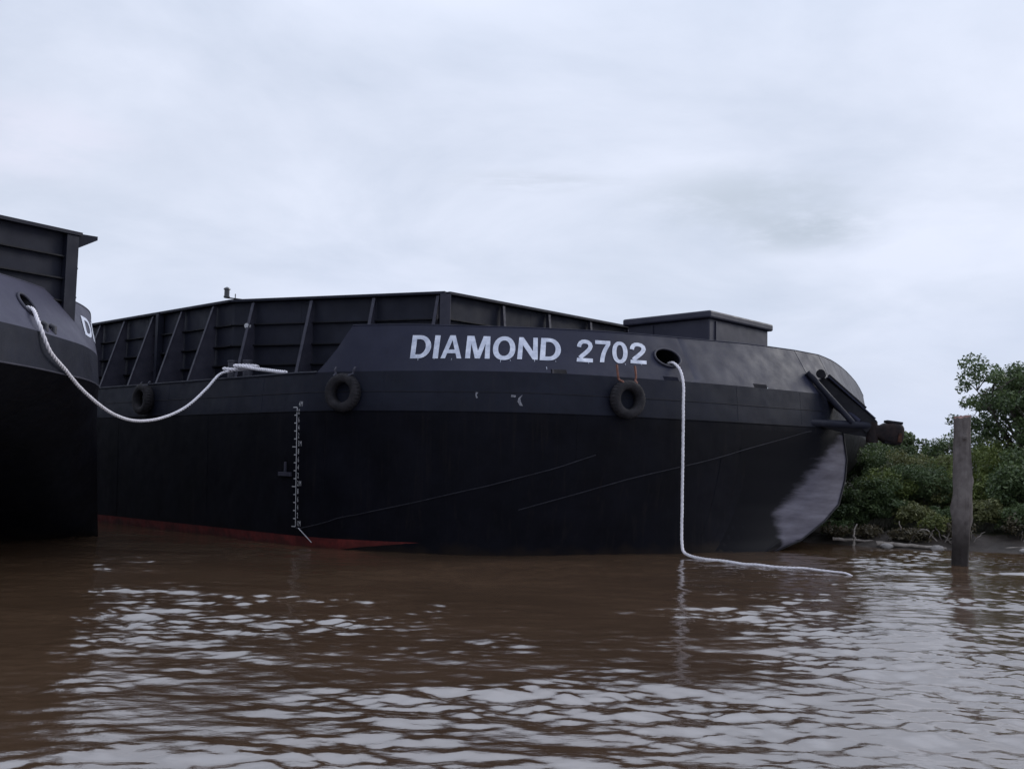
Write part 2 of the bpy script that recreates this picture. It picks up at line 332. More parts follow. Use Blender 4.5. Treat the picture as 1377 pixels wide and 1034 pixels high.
# ------------------------------------------------------------------ river
def make_river():
    xs = np.concatenate([-np.geomspace(2500, 16.2, 26), np.arange(-15.5, 17.5, 0.05), np.geomspace(18.2, 2500, 26)])
    ys = [6.0]
    while ys[-1] < 31: ys.append(ys[-1]+0.024+0.0024*(ys[-1]-6))
    ys = np.concatenate([-np.geomspace(600, 0.5, 14), np.array([1.5, 3, 4.2, 5.2]), np.array(ys), np.geomspace(32, 3500, 26)])
    X, Y = np.meshgrid(xs, ys)
    Z = np.zeros_like(X)
    rng = np.random.default_rng(5)
    # patches of ruffled and of smoother water
    P = np.zeros_like(X)
    for k in range(26):
        lam = 1.3*(9/1.3)**rng.random(); a = rng.uniform(0, 2*math.pi)
        P += np.sin((X*math.cos(a)*0.7+Y*math.sin(a))*2*math.pi/lam+rng.uniform(0, 7))
    P = np.clip(0.97+0.14*P, 0.5, 1.7)
    for k in range(230):
        if k < 112: lam = 0.24*(0.80/0.24)**rng.random(); slope = 0.0100; sp = 34
        elif k >= 150: lam = 0.11*(0.30/0.11)**rng.random(); slope = 0.0100; sp = 42
        else: lam = 1.0*(3.4/1.0)**rng.random(); slope = 0.0066; sp = 24
        a = R(-90-12)+rng.normal(0, R(sp))
        kx, ky = math.cos(a)*2*math.pi/lam, math.sin(a)*2*math.pi/lam
        amp = slope*lam/(2*math.pi)
        ph = X*kx+Y*ky+rng.uniform(0, 7)
        ph = ph+0.6*np.sin(X*0.9*math.cos(a+1.4)+Y*0.9*math.sin(a+1.4)+k)
        Z += amp*(np.sin(ph)+0.20*np.sin(2*ph+0.9))
    win = np.clip((X+15.4)/1.0, 0, 1)*np.clip((17.4-X)/1.0, 0, 1)*np.clip((Y-5.6)/0.8, 0, 1)*np.clip((30.5-Y)/3.5, 0, 1)
    shelter = 1.0-0.28*np.clip((Y-13)/9, 0, 1)          # calmer under the hulls
    shelter = shelter+(1.25-shelter)*np.clip((X-0.30*Y-0.5)/2.0, 0, 1)
    Z *= win*P*shelter
    # eddy and small foam ridge running downstream of the pile
    dxp, dyp = X-11.3, Y-21.9
    Z += win*0.05*np.exp(-(dxp/1.2)**2-(dyp/0.35)**2)*np.sin(9*dyp+2.2*np.sin(3*dxp))
    ny, nx = X.shape
    me = bpy.data.meshes.new('river_water')
    co = np.stack([X, Y, Z], -1).reshape(-1, 3)
    idx = np.arange(ny*nx).reshape(ny, nx)
    q = np.stack([idx[:-1, :-1], idx[:-1, 1:], idx[1:, 1:], idx[1:, :-1]], -1).reshape(-1, 4)
    me.vertices.add(len(co)); me.vertices.foreach_set('co', co.astype(np.float32).ravel())
    me.loops.add(q.size); me.loops.foreach_set('vertex_index', q.astype(np.int32).ravel())
    me.polygons.add(len(q)); me.polygons.foreach_set('loop_start', np.arange(0, q.size, 4, dtype=np.int32))
    me.update(calc_edges=True); me.polygons.foreach_set('use_smooth', [True]*len(q))
    me.materials.append(WATER)
    o = bpy.data.objects.new('river_water', me); COL.objects.link(o)
    return tag(o, kind='structure')
river = make_river()

# ------------------------------------------------------------------ bank
EDGE = [(400, -110), (150, -8), (70, 14), (40, 21.5), (26, 25.4), (20, 26.8), (17, 27.4), (14, 27.9), (12.4, 28.5), (11.2, 28.8), (10.2, 29.3), (9.2, 30.2), (8.9, 31.5), (9.6, 35),
        (11.4, 41), (14.6, 47), (17.0, 52.5), (17.2, 57), (8, 67), (-20, 95), (-80, 155), (-300, 390)]
E2 = crv([(x, y, 0) for x, y in EDGE], 6)
mb = MB(); rows = []
for d, z in ((-2.0, -0.6), (-0.5, -0.12), (0.0, 0.02), (0.35, 0.10), (0.9, 0.24), (1.8, 0.38), (3.5, 0.5), (8, 0.6), (20, 0.7), (60, 0.9), (300, 1.2), (2500, 2.0)):
    rows.append([(p.x+0.75*d+0.25*noise.noise(p*1.3)*min(1, abs(d)+0.6), p.y+0.66*d+0.3*noise.noise(p*0.9+Vector((9, 0, 0))),
                  z+(0.10*noise.noise(Vector((p.x*1.7, p.y*1.7, d)))*min(1, abs(d)) if d > 0 else 0)) for p in E2])
mb.grid(rows, mif=lambda i, j: 1 if i >= 5 else 0)
tag(mb.build('mud_bank', [MUD, SOIL], smooth=60), kind='structure')

# ------------------------------------------------------------------ barge shapes
# control stations: deck edge (x, y) and bulwark top (x, y, z); aft -> bow -> port corner -> aft
AFT = (-0.737, 0.676)
ST = [  # deck x, deck y, top x, top y, top z
    (-5.36, 25.36, -5.10, 25.50, 5.50),
    (-4.58, 24.80, -4.38, 25.00, 5.50),
    (-3.90, 24.46, -3.78, 24.66, 5.50),
    (-2.47, 23.96, -2.35, 24.37, 5.50),
    (-0.86, 23.65, -0.75, 24.42, 5.50),
    (0.91, 23.79, 0.72, 24.56, 5.50),
    (2.84, 24.56, 2.45, 25.05, 5.51),
    (5.23, 25.91, 4.80, 26.40, 5.55),
    (7.05, 27.17, 6.58, 27.62, 5.59),
    (8.67, 28.43, 8.14, 28.86, 5.60),   # 9  first plate joint
    (9.58, 29.40, 9.15, 29.90, 5.60),   # 10 second plate joint
    (10.40, 30.90, 9.98, 31.30, 5.60),
    (11.30, 33.00, 11.00, 33.40, 5.60),
    (12.60, 36.00, 12.40, 36.60, 5.60),
    (14.40, 40.70, 14.40, 41.50, 5.60),
    (17.40, 49.00, 17.40, 49.60, 5.60),
    (17.20, 51.00, 16.90, 51.00, 5.60),
    (14.00, 54.30, 13.80, 54.00, 5.50),
]
def cat(p0, p1, p2, p3, t):
    return tuple(0.5*((2*b)+(c-a)*t+(2*a-5*b+4*c-d)*t*t+(3*b-a-3*c+d)*t**3) for a, b, c, d in zip(p0, p1, p2, p3))
def interp(rows, t, corners=(9, 10)):
    n = len(rows); i = min(int(math.floor(t)), n-2); i = max(i, 0); f = t-i
    p1, p2 = rows[i], rows[i+1]
    p0 = rows[i-1] if i > 0 and i not in corners else tuple(2*a-b for a, b in zip(p1, p2))
    p3 = rows[i+2] if i+2 < n and (i+1) not in corners else tuple(2*b-a for a, b in zip(p1, p2))
    return cat(p0, p1, p2, p3, f)
def bul(t, v, off=0.0):
    a = interp(ST, t)
    x, y, z = a[0]+(a[2]-a[0])*v, a[1]+(a[3]-a[1])*v, 4.33+(a[4]-4.33)*v
    if off:
        b = interp(ST, t+0.02); c = interp(ST, t-0.02)
        tx, ty = b[0]-c[0], b[1]-c[1]; l = math.hypot(tx, ty); nx, ny = ty/l, -tx/l
        x += nx*off; y += ny*off
    return (x, y, z)
def along(s): return (-5.36+AFT[0]*s, 25.36+AFT[1]*s)               # deck edge of the straight side, s metres aft
def normal_at(t):
    b, c = interp(ST, t+0.02), interp(ST, t-0.02)
    tx, ty = b[0]-c[0], b[1]-c[1]; l = math.hypot(tx, ty)
    return Vector((ty/l, -tx/l, 0))
SIDE_N = Vector((-AFT[1], -abs(AFT[0]), 0)).normalized()
ECH = [(3.27, 9.77, 29.60), (2.48, 9.84, 29.50), (1.90, 9.69, 29.20), (1.21, 9.31, 28.60), (0.75, 8.71, 28.00), (0.27, 7.90, 27.40), (0.0, 7.13, 27.00), (-0.6, 5.6, 26.5)]
def echine(z):
    zs = [e[0] for e in ECH][::-1]
    return table(zs, [e[1] for e in ECH][::-1], z), table(zs, [e[2] for e in ECH][::-1], z)
WL = [(2.60, 24.50), (4.78, 25.35), (5.95, 25.95), (6.72, 26.5)]        # where stations 6..9 meet the water
WZ, WW = [-0.6, 0.0, 0.27, 0.75, 1.21, 1.90, 2.48, 3.3], [1.3, 1.0, 0.78, 0.51, 0.28, 0.09, 0.0, 0.0]
CH1_T, CH1_Z = [-20, 0.2, 2.2, 3.17, 4.24, 5.08, 5.72, 6.6], [0.1, 0.45, 0.86, 1.21, 1.65, 2.07, 2.49, 3.0]
CH2_T, CH2_Z = [4.62, 5.45, 6.13, 6.74, 7.47, 8.76, 9.8], [1.08, 1.51, 1.90, 2.25, 2.66, 3.24, 3.30]
KN = 3.36
RK_Z, RK = [-0.6, 0.0, 0.27, 0.75, 1.21, 1.9, 2.5, 3.3], [6.0, 4.3, 3.3, 2.1, 1.4, 0.7, 0.25, 0.0]
def hullp(t, z, off=0.0):
    """point on the hull of the lettered barge at station t (aft of 0: metres aft = -t), height z"""
    if t < 0:
        x, y = along(-t); n = SIDE_N
    else:
        a = interp(ST, t); x, y = a[0], a[1]; n = normal_at(min(max(t, 0.03), 16.9))
    if z > KN: d = 0.07*(4.33-z)/(4.33-KN)
    else: d = 0.07-0.10*(KN-z)/KN
    d *= 1 if t < 9.4 else max(0, 1-(t-9.4)/0.6)
    if t < 9 and z < KN:
        c = table(CH1_T, CH1_Z, t)
        if z < c: d -= 0.13*(c-z)*(1 if t < 5 else max(0, 1-(t-5)/1.5))
        if t > 4.62 and z < table(CH2_T, CH2_Z, t): d -= 0.12*(table(CH2_T, CH2_Z, t)-z)*min(1, (t-4.62)/1.0)*max(0, 1-max(0, t-7.5)/1.5)
    if z < KN and t > 6:
        w = table(WZ, WW, z)
        if t <= 9:
            i = min(int(t-6), 2); f = t-6-i
            wx, wy = lerp(WL[i][0], WL[i+1][0], f), lerp(WL[i][1], WL[i+1][1], f)
            x, y = lerp(x, wx, w), lerp(y, wy, w)
        elif t <= 10:
            a = ST[9]; ex, ey = echine(z); x9, y9 = lerp(a[0], WL[3][0], w), lerp(a[1], WL[3][1], w); f = t-9
            x, y = lerp(x9, ex, f), lerp(y9, ey, f)
            d = 0.07*(1-f)*(z/KN if z > 0 else 0)
        elif t <= 12:
            k = table(RK_Z, RK, z); a = ST[12]; xf, yf = a[0]-0.94*k, a[1]+0.34*k; ex, ey = echine(z); f = (t-10)/2
            mid = interp(ST, t); bulge = min(1, max(0, (z-1.2)/2.0))
            x, y = lerp(lerp(ex, xf, f), mid[0]-0.94*k, bulge*math.sin(math.pi*f)), lerp(lerp(ey, yf, f), mid[1]+0.34*k, bulge*math.sin(math.pi*f))
        else:
            k = table(RK_Z, RK, z)*max(0.0, min(1, (17.2-t)/1.5)); x, y = x-0.94*k, y+0.34*k
    return Vector((x+n.x*(d+off), y+n.y*(d+off), z))

# ------------------------------------------------------------------ the lettered barge
barge = empty('cargo_barge', (-4, 26, 0), 'long black barge with four large white digits after the name on its grey bulwark', 'barge', 'black cargo barges')
TS = [-78, -55, -38, -26, -18, -13, -9, -6, -4, -2.5, -1.2, -0.4]+[k*0.2 for k in range(0, 51)]+[10.5, 11, 11.5, 12, 12.5, 13, 13.5, 14, 14.5, 15, 15.3, 15.6, 16, 16.4, 16.8, 17]
ZS = [4.33, 4.0, 3.7, KN, 3.1, 2.8, 2.48, 2.2, 1.90, 1.55, 1.21, 0.98, 0.75, 0.5, 0.27, 0.12, 0.0, -0.3, -0.6]
rows = [[hullp(t, z) for t in TS]+[Vector((14.0+AFT[0]*80, 54.3+AFT[1]*80, z))] for z in ZS]
mb = MB()
def hull_m(i, j):
    t = TS[min(j, len(TS)-1)]; z = (ZS[i]+ZS[i+1])/2
    if z > KN: return 1
    return 0
mb.grid(rows, mif=hull_m)
hull = mb.build('hull', [HULL, BELT], barge, smooth=22)
mb = MB()                                          # deck plating inside the edge
edge = [rows[0][j] for j in range(len(rows[0]))]
mb.add([p-Vector((0, 0, 0.006)) for p in edge], [tuple(range(len(edge)))])
mb.build('deck', COAM, barge)

zr = [0.25, 0.17, 0.08, 0.0, -0.15, -0.3]; tr = [-76, -50, -30, -18, -10, -6, -3, -1.5, -0.6, 0, 0.5, 1.0, 1.5]
mb = MB(); mb.grid([[hullp(t, z, 0.005) for t in tr]+[hullp(lerp(1.5, 1.75+1.45*max(0, z)/0.25, k/5), z, 0.005) for k in range(1, 6)] for z in zr]); mb.build('bottom_paint', RED, barge, smooth=40)
# scraped, paler plates low on the bow shoulder, set 4 mm proud of the hull
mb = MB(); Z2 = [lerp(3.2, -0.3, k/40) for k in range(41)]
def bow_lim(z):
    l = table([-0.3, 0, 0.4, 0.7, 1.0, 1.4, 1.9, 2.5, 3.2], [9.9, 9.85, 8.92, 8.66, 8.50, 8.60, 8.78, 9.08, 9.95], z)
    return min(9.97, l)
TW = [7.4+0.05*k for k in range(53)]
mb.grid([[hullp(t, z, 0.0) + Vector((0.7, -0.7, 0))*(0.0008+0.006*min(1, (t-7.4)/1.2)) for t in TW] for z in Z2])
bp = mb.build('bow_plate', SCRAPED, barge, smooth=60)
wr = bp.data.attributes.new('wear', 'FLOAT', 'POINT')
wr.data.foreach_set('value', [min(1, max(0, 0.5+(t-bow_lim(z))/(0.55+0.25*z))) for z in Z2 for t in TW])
# welds and bars
def bar(name, pts, r, mat): 
    b = MB(); b.tube(pts, r, 6); return b.build(name, mat, barge, smooth=50)
bar('chine_bar', [hullp(t, table(CH1_T, CH1_Z, t), 0.0) for t in [0.0]+[0.2*k for k in range(1, 29)]], 0.013, CHINE)
bar('chine_bar', [hullp(t, table(CH2_T, CH2_Z, t), 0.0) for t in [4.62+0.2*k for k in range(22)]], 0.013, CHINE)
bar('stem_bar', [Vector((e[1]+0.01, e[2]-0.02, e[0])) for e in ECH], 0.028, DARK)
bar('rubbing_bar', [hullp(t, 3.83+0.004*math.sin(t*3), 0.0) for t in [-70, -20, -5, -1]+[0.25*k for k in range(0, 38)]], 0.010, DARK)
bar('rubbing_bar', [hullp(t, KN, 0.0) for t in [-70, -20, -5, -1]+[0.25*k for k in range(0, 40)]], 0.013, HULL)
bar('deck_edge_bar', [Vector((*along(s), 4.34)) for s in (74, 40, 20, 10, 5, 2, 0)]+[hullp(t, 4.335, 0.0) for t in (0.2, 0.4, 0.6)], 0.03, COAM)

for t, z0, z1 in ((-9.5, 0.3, 3.3), (-4.2, 0.3, 3.3), (1.05, 0.8, 3.3), (3.4, 1.3, 3.3), (5.35, 2.3, 3.3), (7.1, 0.4, 2.4), (-6.5, 3.4, 4.3), (-1.6, 3.4, 4.3), (2.6, 3.4, 4.3), (5.0, 3.4, 4.3), (7.35, 3.4, 4.3), (8.6, 3.4, 4.3)):
    bar('weld_seam', [hullp(t, lerp(z0, z1, k/6), -0.002) for k in range(7)], 0.006, HULL if z1 < 3.35 else BELT)
# bulwark: grey plate leaning inboard, with hawse hole and freeing slots cut out of it
HAW = (6.548, 0.511, 0.140, 0.195)                 # station, height, half extents of the hawse hole
SLOTS = [(5.01, 5.22), (6.41, 6.575), (7.67, 7.93)]
def bul_v(t, v): 
    t0 = 0.60+1.17*v
    return bul(t if t >= 2.4 else lerp(t0, 2.4, max(0, (t-0.6)/1.8)), v)
tb = sorted(set([round(0.6+0.18*k, 3) for k in range(11)]+[round(2.4+0.15*k, 3) for k in range(44)]+[9.0, 9.5, 10, 10.5, 11, 11.5, 12, 12.5, 13, 13.5, 14, 14.5, 15, 15.3, 15.6, 16, 16.5, 17]
                +[a for s in SLOTS for a in s]+[HAW[0]-0.22, HAW[0]+0.22]))
tb = [t for t in tb if not (HAW[0]-0.22 < t < HAW[0]+0.22) or t in (6.41, 6.575)]
vb = [0.0, 0.085, 0.22, 0.5, 0.80, 1.0]
def plate_normal(f, t, v, e=0.02, lo=-9, hi=99):
    a, b = Vector(f(max(t-e, lo), v)), Vector(f(min(t+e, hi), v)); c, d = Vector(f(t, v-0.05)), Vector(f(t, v+0.05))
    return (b-a).cross(d-c).normalized()
def plated(name, f, spans, vb, slots, hole, box, mat, parent):
    """curved plate in spans with crisp joints; slots cut from the foot, one elliptic hole inside box"""
    m_ = MB(); nr = []
    for ts_ in spans:
        lo, hi = ts_[0], ts_[-1]
        def skip(i, j):
            c = (ts_[j]+ts_[j+1])/2
            if i == 0 and any(s[0] <= c <= s[1] for s in slots): return True
            return box[0] <= c <= box[1] and box[2]-1e-6 <= vb[i] < box[3]-1e-6
        m_.grid([[f(t, v) for t in ts_] for v in vb], skip=skip)
        nr += [plate_normal(f, t, v, 0.02, lo, hi) for v in vb for t in ts_]
    k_ = 40; ro, ri = [], []
    for k in range(k_):
        a = 2*math.pi*k/k_; ca, sa = math.cos(a), math.sin(a); q = 1/max(abs(ca), abs(sa))
        ro.append((lerp((box[0]+box[1])/2, box[1] if ca > 0 else box[0], abs(ca*q)), lerp(hole[1], box[2] if sa < 0 else box[3], abs(sa*q))))
        ri.append((hole[0]+hole[2]*ca, hole[1]+hole[3]*sa))
    m_.add([f(*p) for p in ro+ri], [(k, (k+1) % k_, k_+(k+1) % k_, k_+k) for k in range(k_)])
    nr += [plate_normal(f, *p) for p in ro+ri]
    o = m_.build(name, mat, parent); me = o.data
    me.polygons.foreach_set('use_smooth', [True]*len(me.polygons))
    me.normals_split_custom_set_from_vertices([tuple(x) for x in nr])
    return o
hb = (HAW[0]-0.22, HAW[0]+0.22, 0.22, 0.80)
cols = sorted(set(tb+[hb[0]+0.44*k/6 for k in range(7)]))
plated('bulwark', bul_v, [[t for t in cols if t <= 9], [9, 9.25, 9.5, 9.75, 10], [10]+[t for t in cols if t > 10]], vb, SLOTS, HAW, hb, GREY, barge)
for t in (9, 10):
    bar('plate_joint', [bul(t, v, 0.002) for v in (0, 0.25, 0.5, 0.75, 1)], 0.006, GREYD)
bar('cap_bar', [Vector(bul_v(t, 1.0)) for t in tb], 0.016, GREY)
mb = MB()                                          # pipe lining the hawse hole, closed by the roller box behind
hn = normal_at(HAW[0])
rim = [Vector(bul(HAW[0]+HAW[2]*math.cos(2*math.pi*k/32), HAW[1]+HAW[3]*math.sin(2*math.pi*k/32), 0.03)) for k in range(33)]
mb.tube(rim, 0.028, 8, cap=False)
mb.build('hawse_rim', RIB, barge, smooth=50)
mb = MB()
mb.grid([[p-hn*d for p in rim] for d in (0.03, 0.3, 0.75)])
mb.add([p-hn*0.75 for p in rim[:-1]], [tuple(range(32))])
mb.build('hawse_pipe', DARK, barge, smooth=50)

# painted name, letter by letter: block capitals drawn as outlines in a unit box
def ring(outer, inner): 
    k = len(outer); return outer+inner, [(i, (i+1) % k, k+(i+1) % k, k+i) for i in range(k)]
def ell(cx, cy, rx, ry, k=36, pw=0.92):
    o = []
    for i in range(k):
        a = 2*math.pi*i/k; c, s = math.cos(a), math.sin(a)
        o.append((cx+rx*math.copysign(abs(c)**pw, c), cy+ry*math.copysign(abs(s)**pw, s)))
    return o
def bowl(x0, xm, x1, y0, y1, k=14):
    arc = [(xm+(x1-xm)*math.cos(a), (y0+y1)/2+(y1-y0)/2*math.sin(a)) for a in [-math.pi/2+math.pi*i/k for i in range(k+1)]]
    return [(x0, y0)]+arc+[(x0, y1)]
def polys(*ps):
    v, f = [], []
    for p in ps: f.append(tuple(range(len(v), len(v)+len(p)))); v += p
    return v, f
def sx(y): return 0.22+0.285*(y/0.80)
def stroke(pts, w, asp):
    L_, R_ = [], []
    for i, p in enumerate(pts):
        a, b = pts[max(i-1, 0)], pts[min(i+1, len(pts)-1)]
        d = Vector(((b[0]-a[0])*asp, b[1]-a[1])).normalized(); nx, ny = -d.y*w/asp, d.x*w
        L_.append((p[0]+nx, p[1]+ny)); R_.append((p[0]-nx, p[1]-ny))
    k = len(pts); return L_+R_, [(i, i+1, k+i+1, k+i) for i in range(k-1)]
def two():
    c = [(0.12, 0.66), (0.14, 0.75), (0.21, 0.845), (0.34, 0.905), (0.50, 0.915), (0.68, 0.895), (0.81, 0.82), (0.85, 0.715), (0.80, 0.61), (0.68, 0.50), (0.50, 0.375), (0.33, 0.27), (0.20, 0.172)]
    v, f = stroke(c, 0.088, 0.66); b = len(v)
    q = [(0.0, 0.0), (1.0, 0.0), (1.0, 0.168), (0.02, 0.168)]
    return v+q, f+[(b, b+1, b+2, b+3)]
GLYPH = {
    'I': polys([(0, 0), (1, 0), (1, 1), (0, 1)]),
    'D': ring(bowl(0, 0.42, 1.0, 0, 1), bowl(0.25, 0.42, 0.735, 0.17, 0.83)),
    'O': ring(ell(.5, .5, .5, .51), ell(.5, .5, .265, .335)),
    '0': ring(ell(.5, .5, .5, .505), ell(.5, .5, .22, .345)),
    'A': polys([(0, 0), (0.22, 0), (sx(.22), .22), (sx(.38), .38), (0.5, 0.79), (0.5, 1), (0.37, 1)], [(1, 0), (0.63, 1), (0.5, 1), (0.5, 0.79), (1-sx(.38), .38), (1-sx(.22), .22), (0.78, 0)],
               [(sx(.22), .22), (1-sx(.22), .22), (1-sx(.38), .38), (sx(.38), .38)]),
    'M': polys([(0, 0), (.2, 0), (.2, 1), (0, 1)], [(.8, 0), (1, 0), (1, 1), (.8, 1)], [(.2, 1), (.2, .66), (.40, 0), (.5, 0), (.5, .33), (.30, 1)], [(.8, 1), (.70, 1), (.5, .33), (.5, 0), (.60, 0), (.8, .66)]),
    'N': polys([(0, 0), (.235, 0), (.235, 1), (0, 1)], [(.765, 0), (1, 0), (1, 1), (.765, 1)], [(.235, 1), (.235, .63), (.765, 0), (.765, .37)]),
    '2': two(),
    '7': polys([(0, .83), (.72, .83), (1, .83), (1, 1), (0, 1)], [(.72, .83), (.56, .64), (.42, .40), (.35, .18), (.325, 0), (.60, 0), (.63, .18), (.70, .40), (.83, .62), (1, .83)]),
}
def letter(ch, place, parent):
    v, f = GLYPH[ch]; b = MB(); b.add([place(*p) for p in v], f); return b.build('letter', WHITE, parent)
LET = [('D', 2.971, 3.282, 0.263, 0.766, -0.017), ('I', 3.325, 3.405, 0.264, 0.77, -0.019), ('A', 3.439, 3.747, 0.266, 0.776, -0.03), ('M', 3.804, 4.16, 0.272, 0.773, -0.023),
       ('O', 4.206, 4.545, 0.255, 0.776, 0.008), ('N', 4.59, 4.879, 0.28, 0.773, 0.047), ('D', 4.919, 5.21, 0.274, 0.777, 0.075), ('2', 5.441, 5.663, 0.282, 0.785, 0.104),
       ('7', 5.694, 5.896, 0.3, 0.788, 0.103), ('0', 5.922, 6.11, 0.305, 0.79, 0.099), ('2', 6.142, 6.325, 0.322, 0.797, 0.089)]
for ch, a, b_, v0, v1, sh in LET:
    letter(ch, lambda u, w: bul(lerp(a, b_, u)+sh*(w-0.5), lerp(v0, v1, w), 0.010), barge)
for t, v, l, w in ((3.11, .263, .05, .004), (3.36, .264, .03, .003), (3.62, .266, .045, .003), (4.33, .255, .06, .004), (4.47, .258, .03, .003), (4.81, .28, .05, .004), (4.96, .13, .06, .004), (5.1, .275, .03, .003), (5.55, .283, .04, .003), (6.03, .306, .035, .003), (6.22, .322, .03, .003)):
    mb = MB(); mb.add([bul(t-w, v, 0.010), bul(t+w, v, 0.010), bul(t+w*0.4, v-l, 0.010), bul(t-w*0.3, v-l, 0.010)], [(0, 1, 2, 3)]); mb.build('paint_drip', WHITE, barge)
# draft scale on the side
mb = MB()
def dpt(u, z): return hullp(-u if u > 0 else -u*0.55, z, 0.006)      # u metres aft (+) or forward (-)
def dquad(u0, u1, z0, z1, sh=0.0): mb.add([dpt(u0, z0), dpt(u1, z0), dpt(u1, z1), dpt(u0, z1)], [(0, 1, 2, 3)])
marks = []
for i in range(15):
    z0 = 0.48+2.99*i/15; z1 = 0.48+2.99*(i+1)/15
    dquad(0.013, -0.013, z0, z1-0.002)
for i in range(16):
    z = 0.48+0.1993*i; big = i % 5 == 0
    dquad(0.17 if big else 0.10, 0.015, z-0.011, z+0.011)
draft = mb.build('draft_scale', DULL, barge)
for i in range(16):
    z = 0.48+0.1993*i; txt = f'{1+i//5}M' if i % 5 == 0 else str(2*(i % 5))
    for k, ch in enumerate(txt):
        cu = bpy.data.curves.new('mark_curve', 'FONT'); cu.body = ch; cu.size = 0.19; cu.offset = 0.0; cu.resolution_u = 2
        ob = bpy.data.objects.new('mark_curve', cu); COL.objects.link(ob)
        me0 = ob.evaluated_get(bpy.context.evaluated_depsgraph_get()).to_mesh(); mb = MB()
        mb.add([dpt(-(0.085+0.12*k+v.co.x), z+0.02+v.co.y) for v in me0.vertices], [tuple(p.vertices) for p in me0.polygons])
        bpy.data.objects.remove(ob); bpy.data.curves.remove(cu)
        mb.build('draft_figure', DULL, barge)
mb = MB()
a, b_ = hullp(0.12, 0.45, 0.012), hullp(0.55, 0.12, 0.012)
mb.tube([a, b_], 0.012, 5)
mb.build('draft_line', DULL, barge)
# scuffs where paint is knocked off, a welded pad with its stub
for t, z, pts in ((4.515, 3.75, [(-.05, -.02), (.05, -.03), (.06, .02), (-.04, .03)]), (4.62, 3.66, [(.04, -.14), (.0, -.06), (-.02, .03), (.03, .13), (-.06, .05), (-.08, -.04), (-.03, -.13)]),
                  (4.02, 3.76, [(-.01, -.08), (.03, -.07), (.0, .0), (.04, .07), (-.02, .08), (-.03, 0)])):
    mb = MB(); mb.add([hullp(t+px*0.6, z+pz, 0.005) for px, pz in pts], [tuple(range(len(pts)))]); mb.build('paint_scuff', SCUFF, barge)
mb = MB(); c = hullp(-0.45, 1.78); tx = Vector((AFT[0], AFT[1], 0)); up3 = Vector((0, 0, 1))
mb.box(c, (0.50, 0.14, 0.10), (tx, SIDE_N, up3)); mb.box(c+Vector((0, 0, 0.18))+SIDE_N*0.0, (0.06, 0.10, 0.26), (tx, SIDE_N, up3))
mb.build('welded_pad', RIB, barge, bevel=0.01)

# ------------------------------------------------------------------ coaming of the cargo hold
P1, P2 = Vector((-8.2, 29.2, 0)), Vector((-1.84, 26.98, 0))
FRONT = Vector((0.683, 0.730, 0))
P3 = P2+FRONT*17.5
P0 = P1+Vector((AFT[0], AFT[1], 0))*62
P4 = P3+Vector((AFT[0], AFT[1], 0))*66
TOP, DECK = 6.70, 4.33
LAPS = [DECK-0.01, 4.85, 5.42, 6.03, TOP]
def wall_run(root, A, B, npan, nout, top, laps, mat, rail_over=0.0):
    d = (B-A); L = d.length; d = d.normalized()
    for k in range(npan):
        for i in range(len(laps)-1):
            b = MB(); z0, z1 = laps[i], laps[i+1]
            a0, a1 = A+d*(L*k/npan+0.003), A+d*(L*(k+1)/npan-0.003)
            inset = 0.02*(i % 2)
            b.box((a0+a1)/2-nout*(0.05+inset)+Vector((0, 0, (z0+z1)/2)), ((a1-a0).length, 0.06, z1-z0-0.008), (d, nout, up3))
            b.build('wall_panel', mat, root)
    for z in laps[1:-1]:
        b = MB(); b.box((A+B)/2+nout*0.03+Vector((0, 0, z)), (L, 0.10, 0.03), (d, nout, up3)); b.build('ledge', DARK, root)
    b = MB(); b.box((A+B)/2+nout*0.03+Vector((0, 0, top+0.03)), (L+rail_over, 0.26, 0.07), (d, nout, up3)); b.build('top_rail', mat, root)
OUT_S, OUT_C, OUT_F = SIDE_N, Vector((-0.33, -0.944, 0)).normalized(), Vector((0.730, -0.683, 0))
wall_run(barge, P0, P1, 12, OUT_S, TOP, LAPS, COAM)
wall_run(barge, P1, P2, 3, OUT_C, TOP, LAPS, COAM, 0.05)
wall_run(barge, P2, P3, 5, OUT_F, TOP, LAPS, COAM)
wall_run(barge, P3, P4, 8, -OUT_S, TOP, LAPS, COAM)
def bracket_mesh(foot, height):
    b = MB(); q = 0.012
    b.prism([(-q, 0, 0), (-q, -foot, 0), (-q, -0.10, height), (-q, 0, height)], (2*q, 0, 0))
    b.beam((0, -foot-0.012, 0), (0, -0.112, height-0.03), 0.09, 0.022, (0, -1, 0))
    me = b.build('stiffener', RIB); d = me.data; bpy.data.objects.remove(me); return d
BR = bracket_mesh(0.85, TOP-DECK-0.02); BRF = bracket_mesh(0.35, TOP-DECK-0.02)
def bracket(root, p, nout, data):
    o = bpy.data.objects.new('stiffener', data); COL.objects.link(o); o.parent = root
    o.location = Vector((p.x, p.y, DECK))-origin(root); o.rotation_euler = (0, 0, math.atan2(nout.x, -nout.y))
aft3 = Vector((AFT[0], AFT[1], 0))
for s in (0.95, 2.79, 4.58, 6.52, 8.27, 10.2, 12.1, 14.0, 16, 18, 20): bracket(barge, P1+aft3*s, OUT_S, BR)
for s in (0.73, 2.65, 4.62, 6.55): bracket(barge, P1+(P2-P1).normalized()*s, OUT_C, BR)
for s in (2.16, 4.15, 6.15, 8.15, 10.1, 12.1): bracket(barge, P2+FRONT*s, OUT_F, BRF)
mb = MB(); mb.box(P1+aft3*4.15+SIDE_N*0.10+Vector((0, 0, 5.55)), (0.16, 0.2, 2.4), (aft3, SIDE_N, up3)); mb.build('pilaster', COAM, barge)
mb = MB(); mb.box(P2+Vector((0.0, -0.16, 5.5)), (0.28, 0.16, 2.36)); mb.build('corner_post', RIB, barge)
# low bow end of the coaming: sloping roof line toward the house is left to the rail above

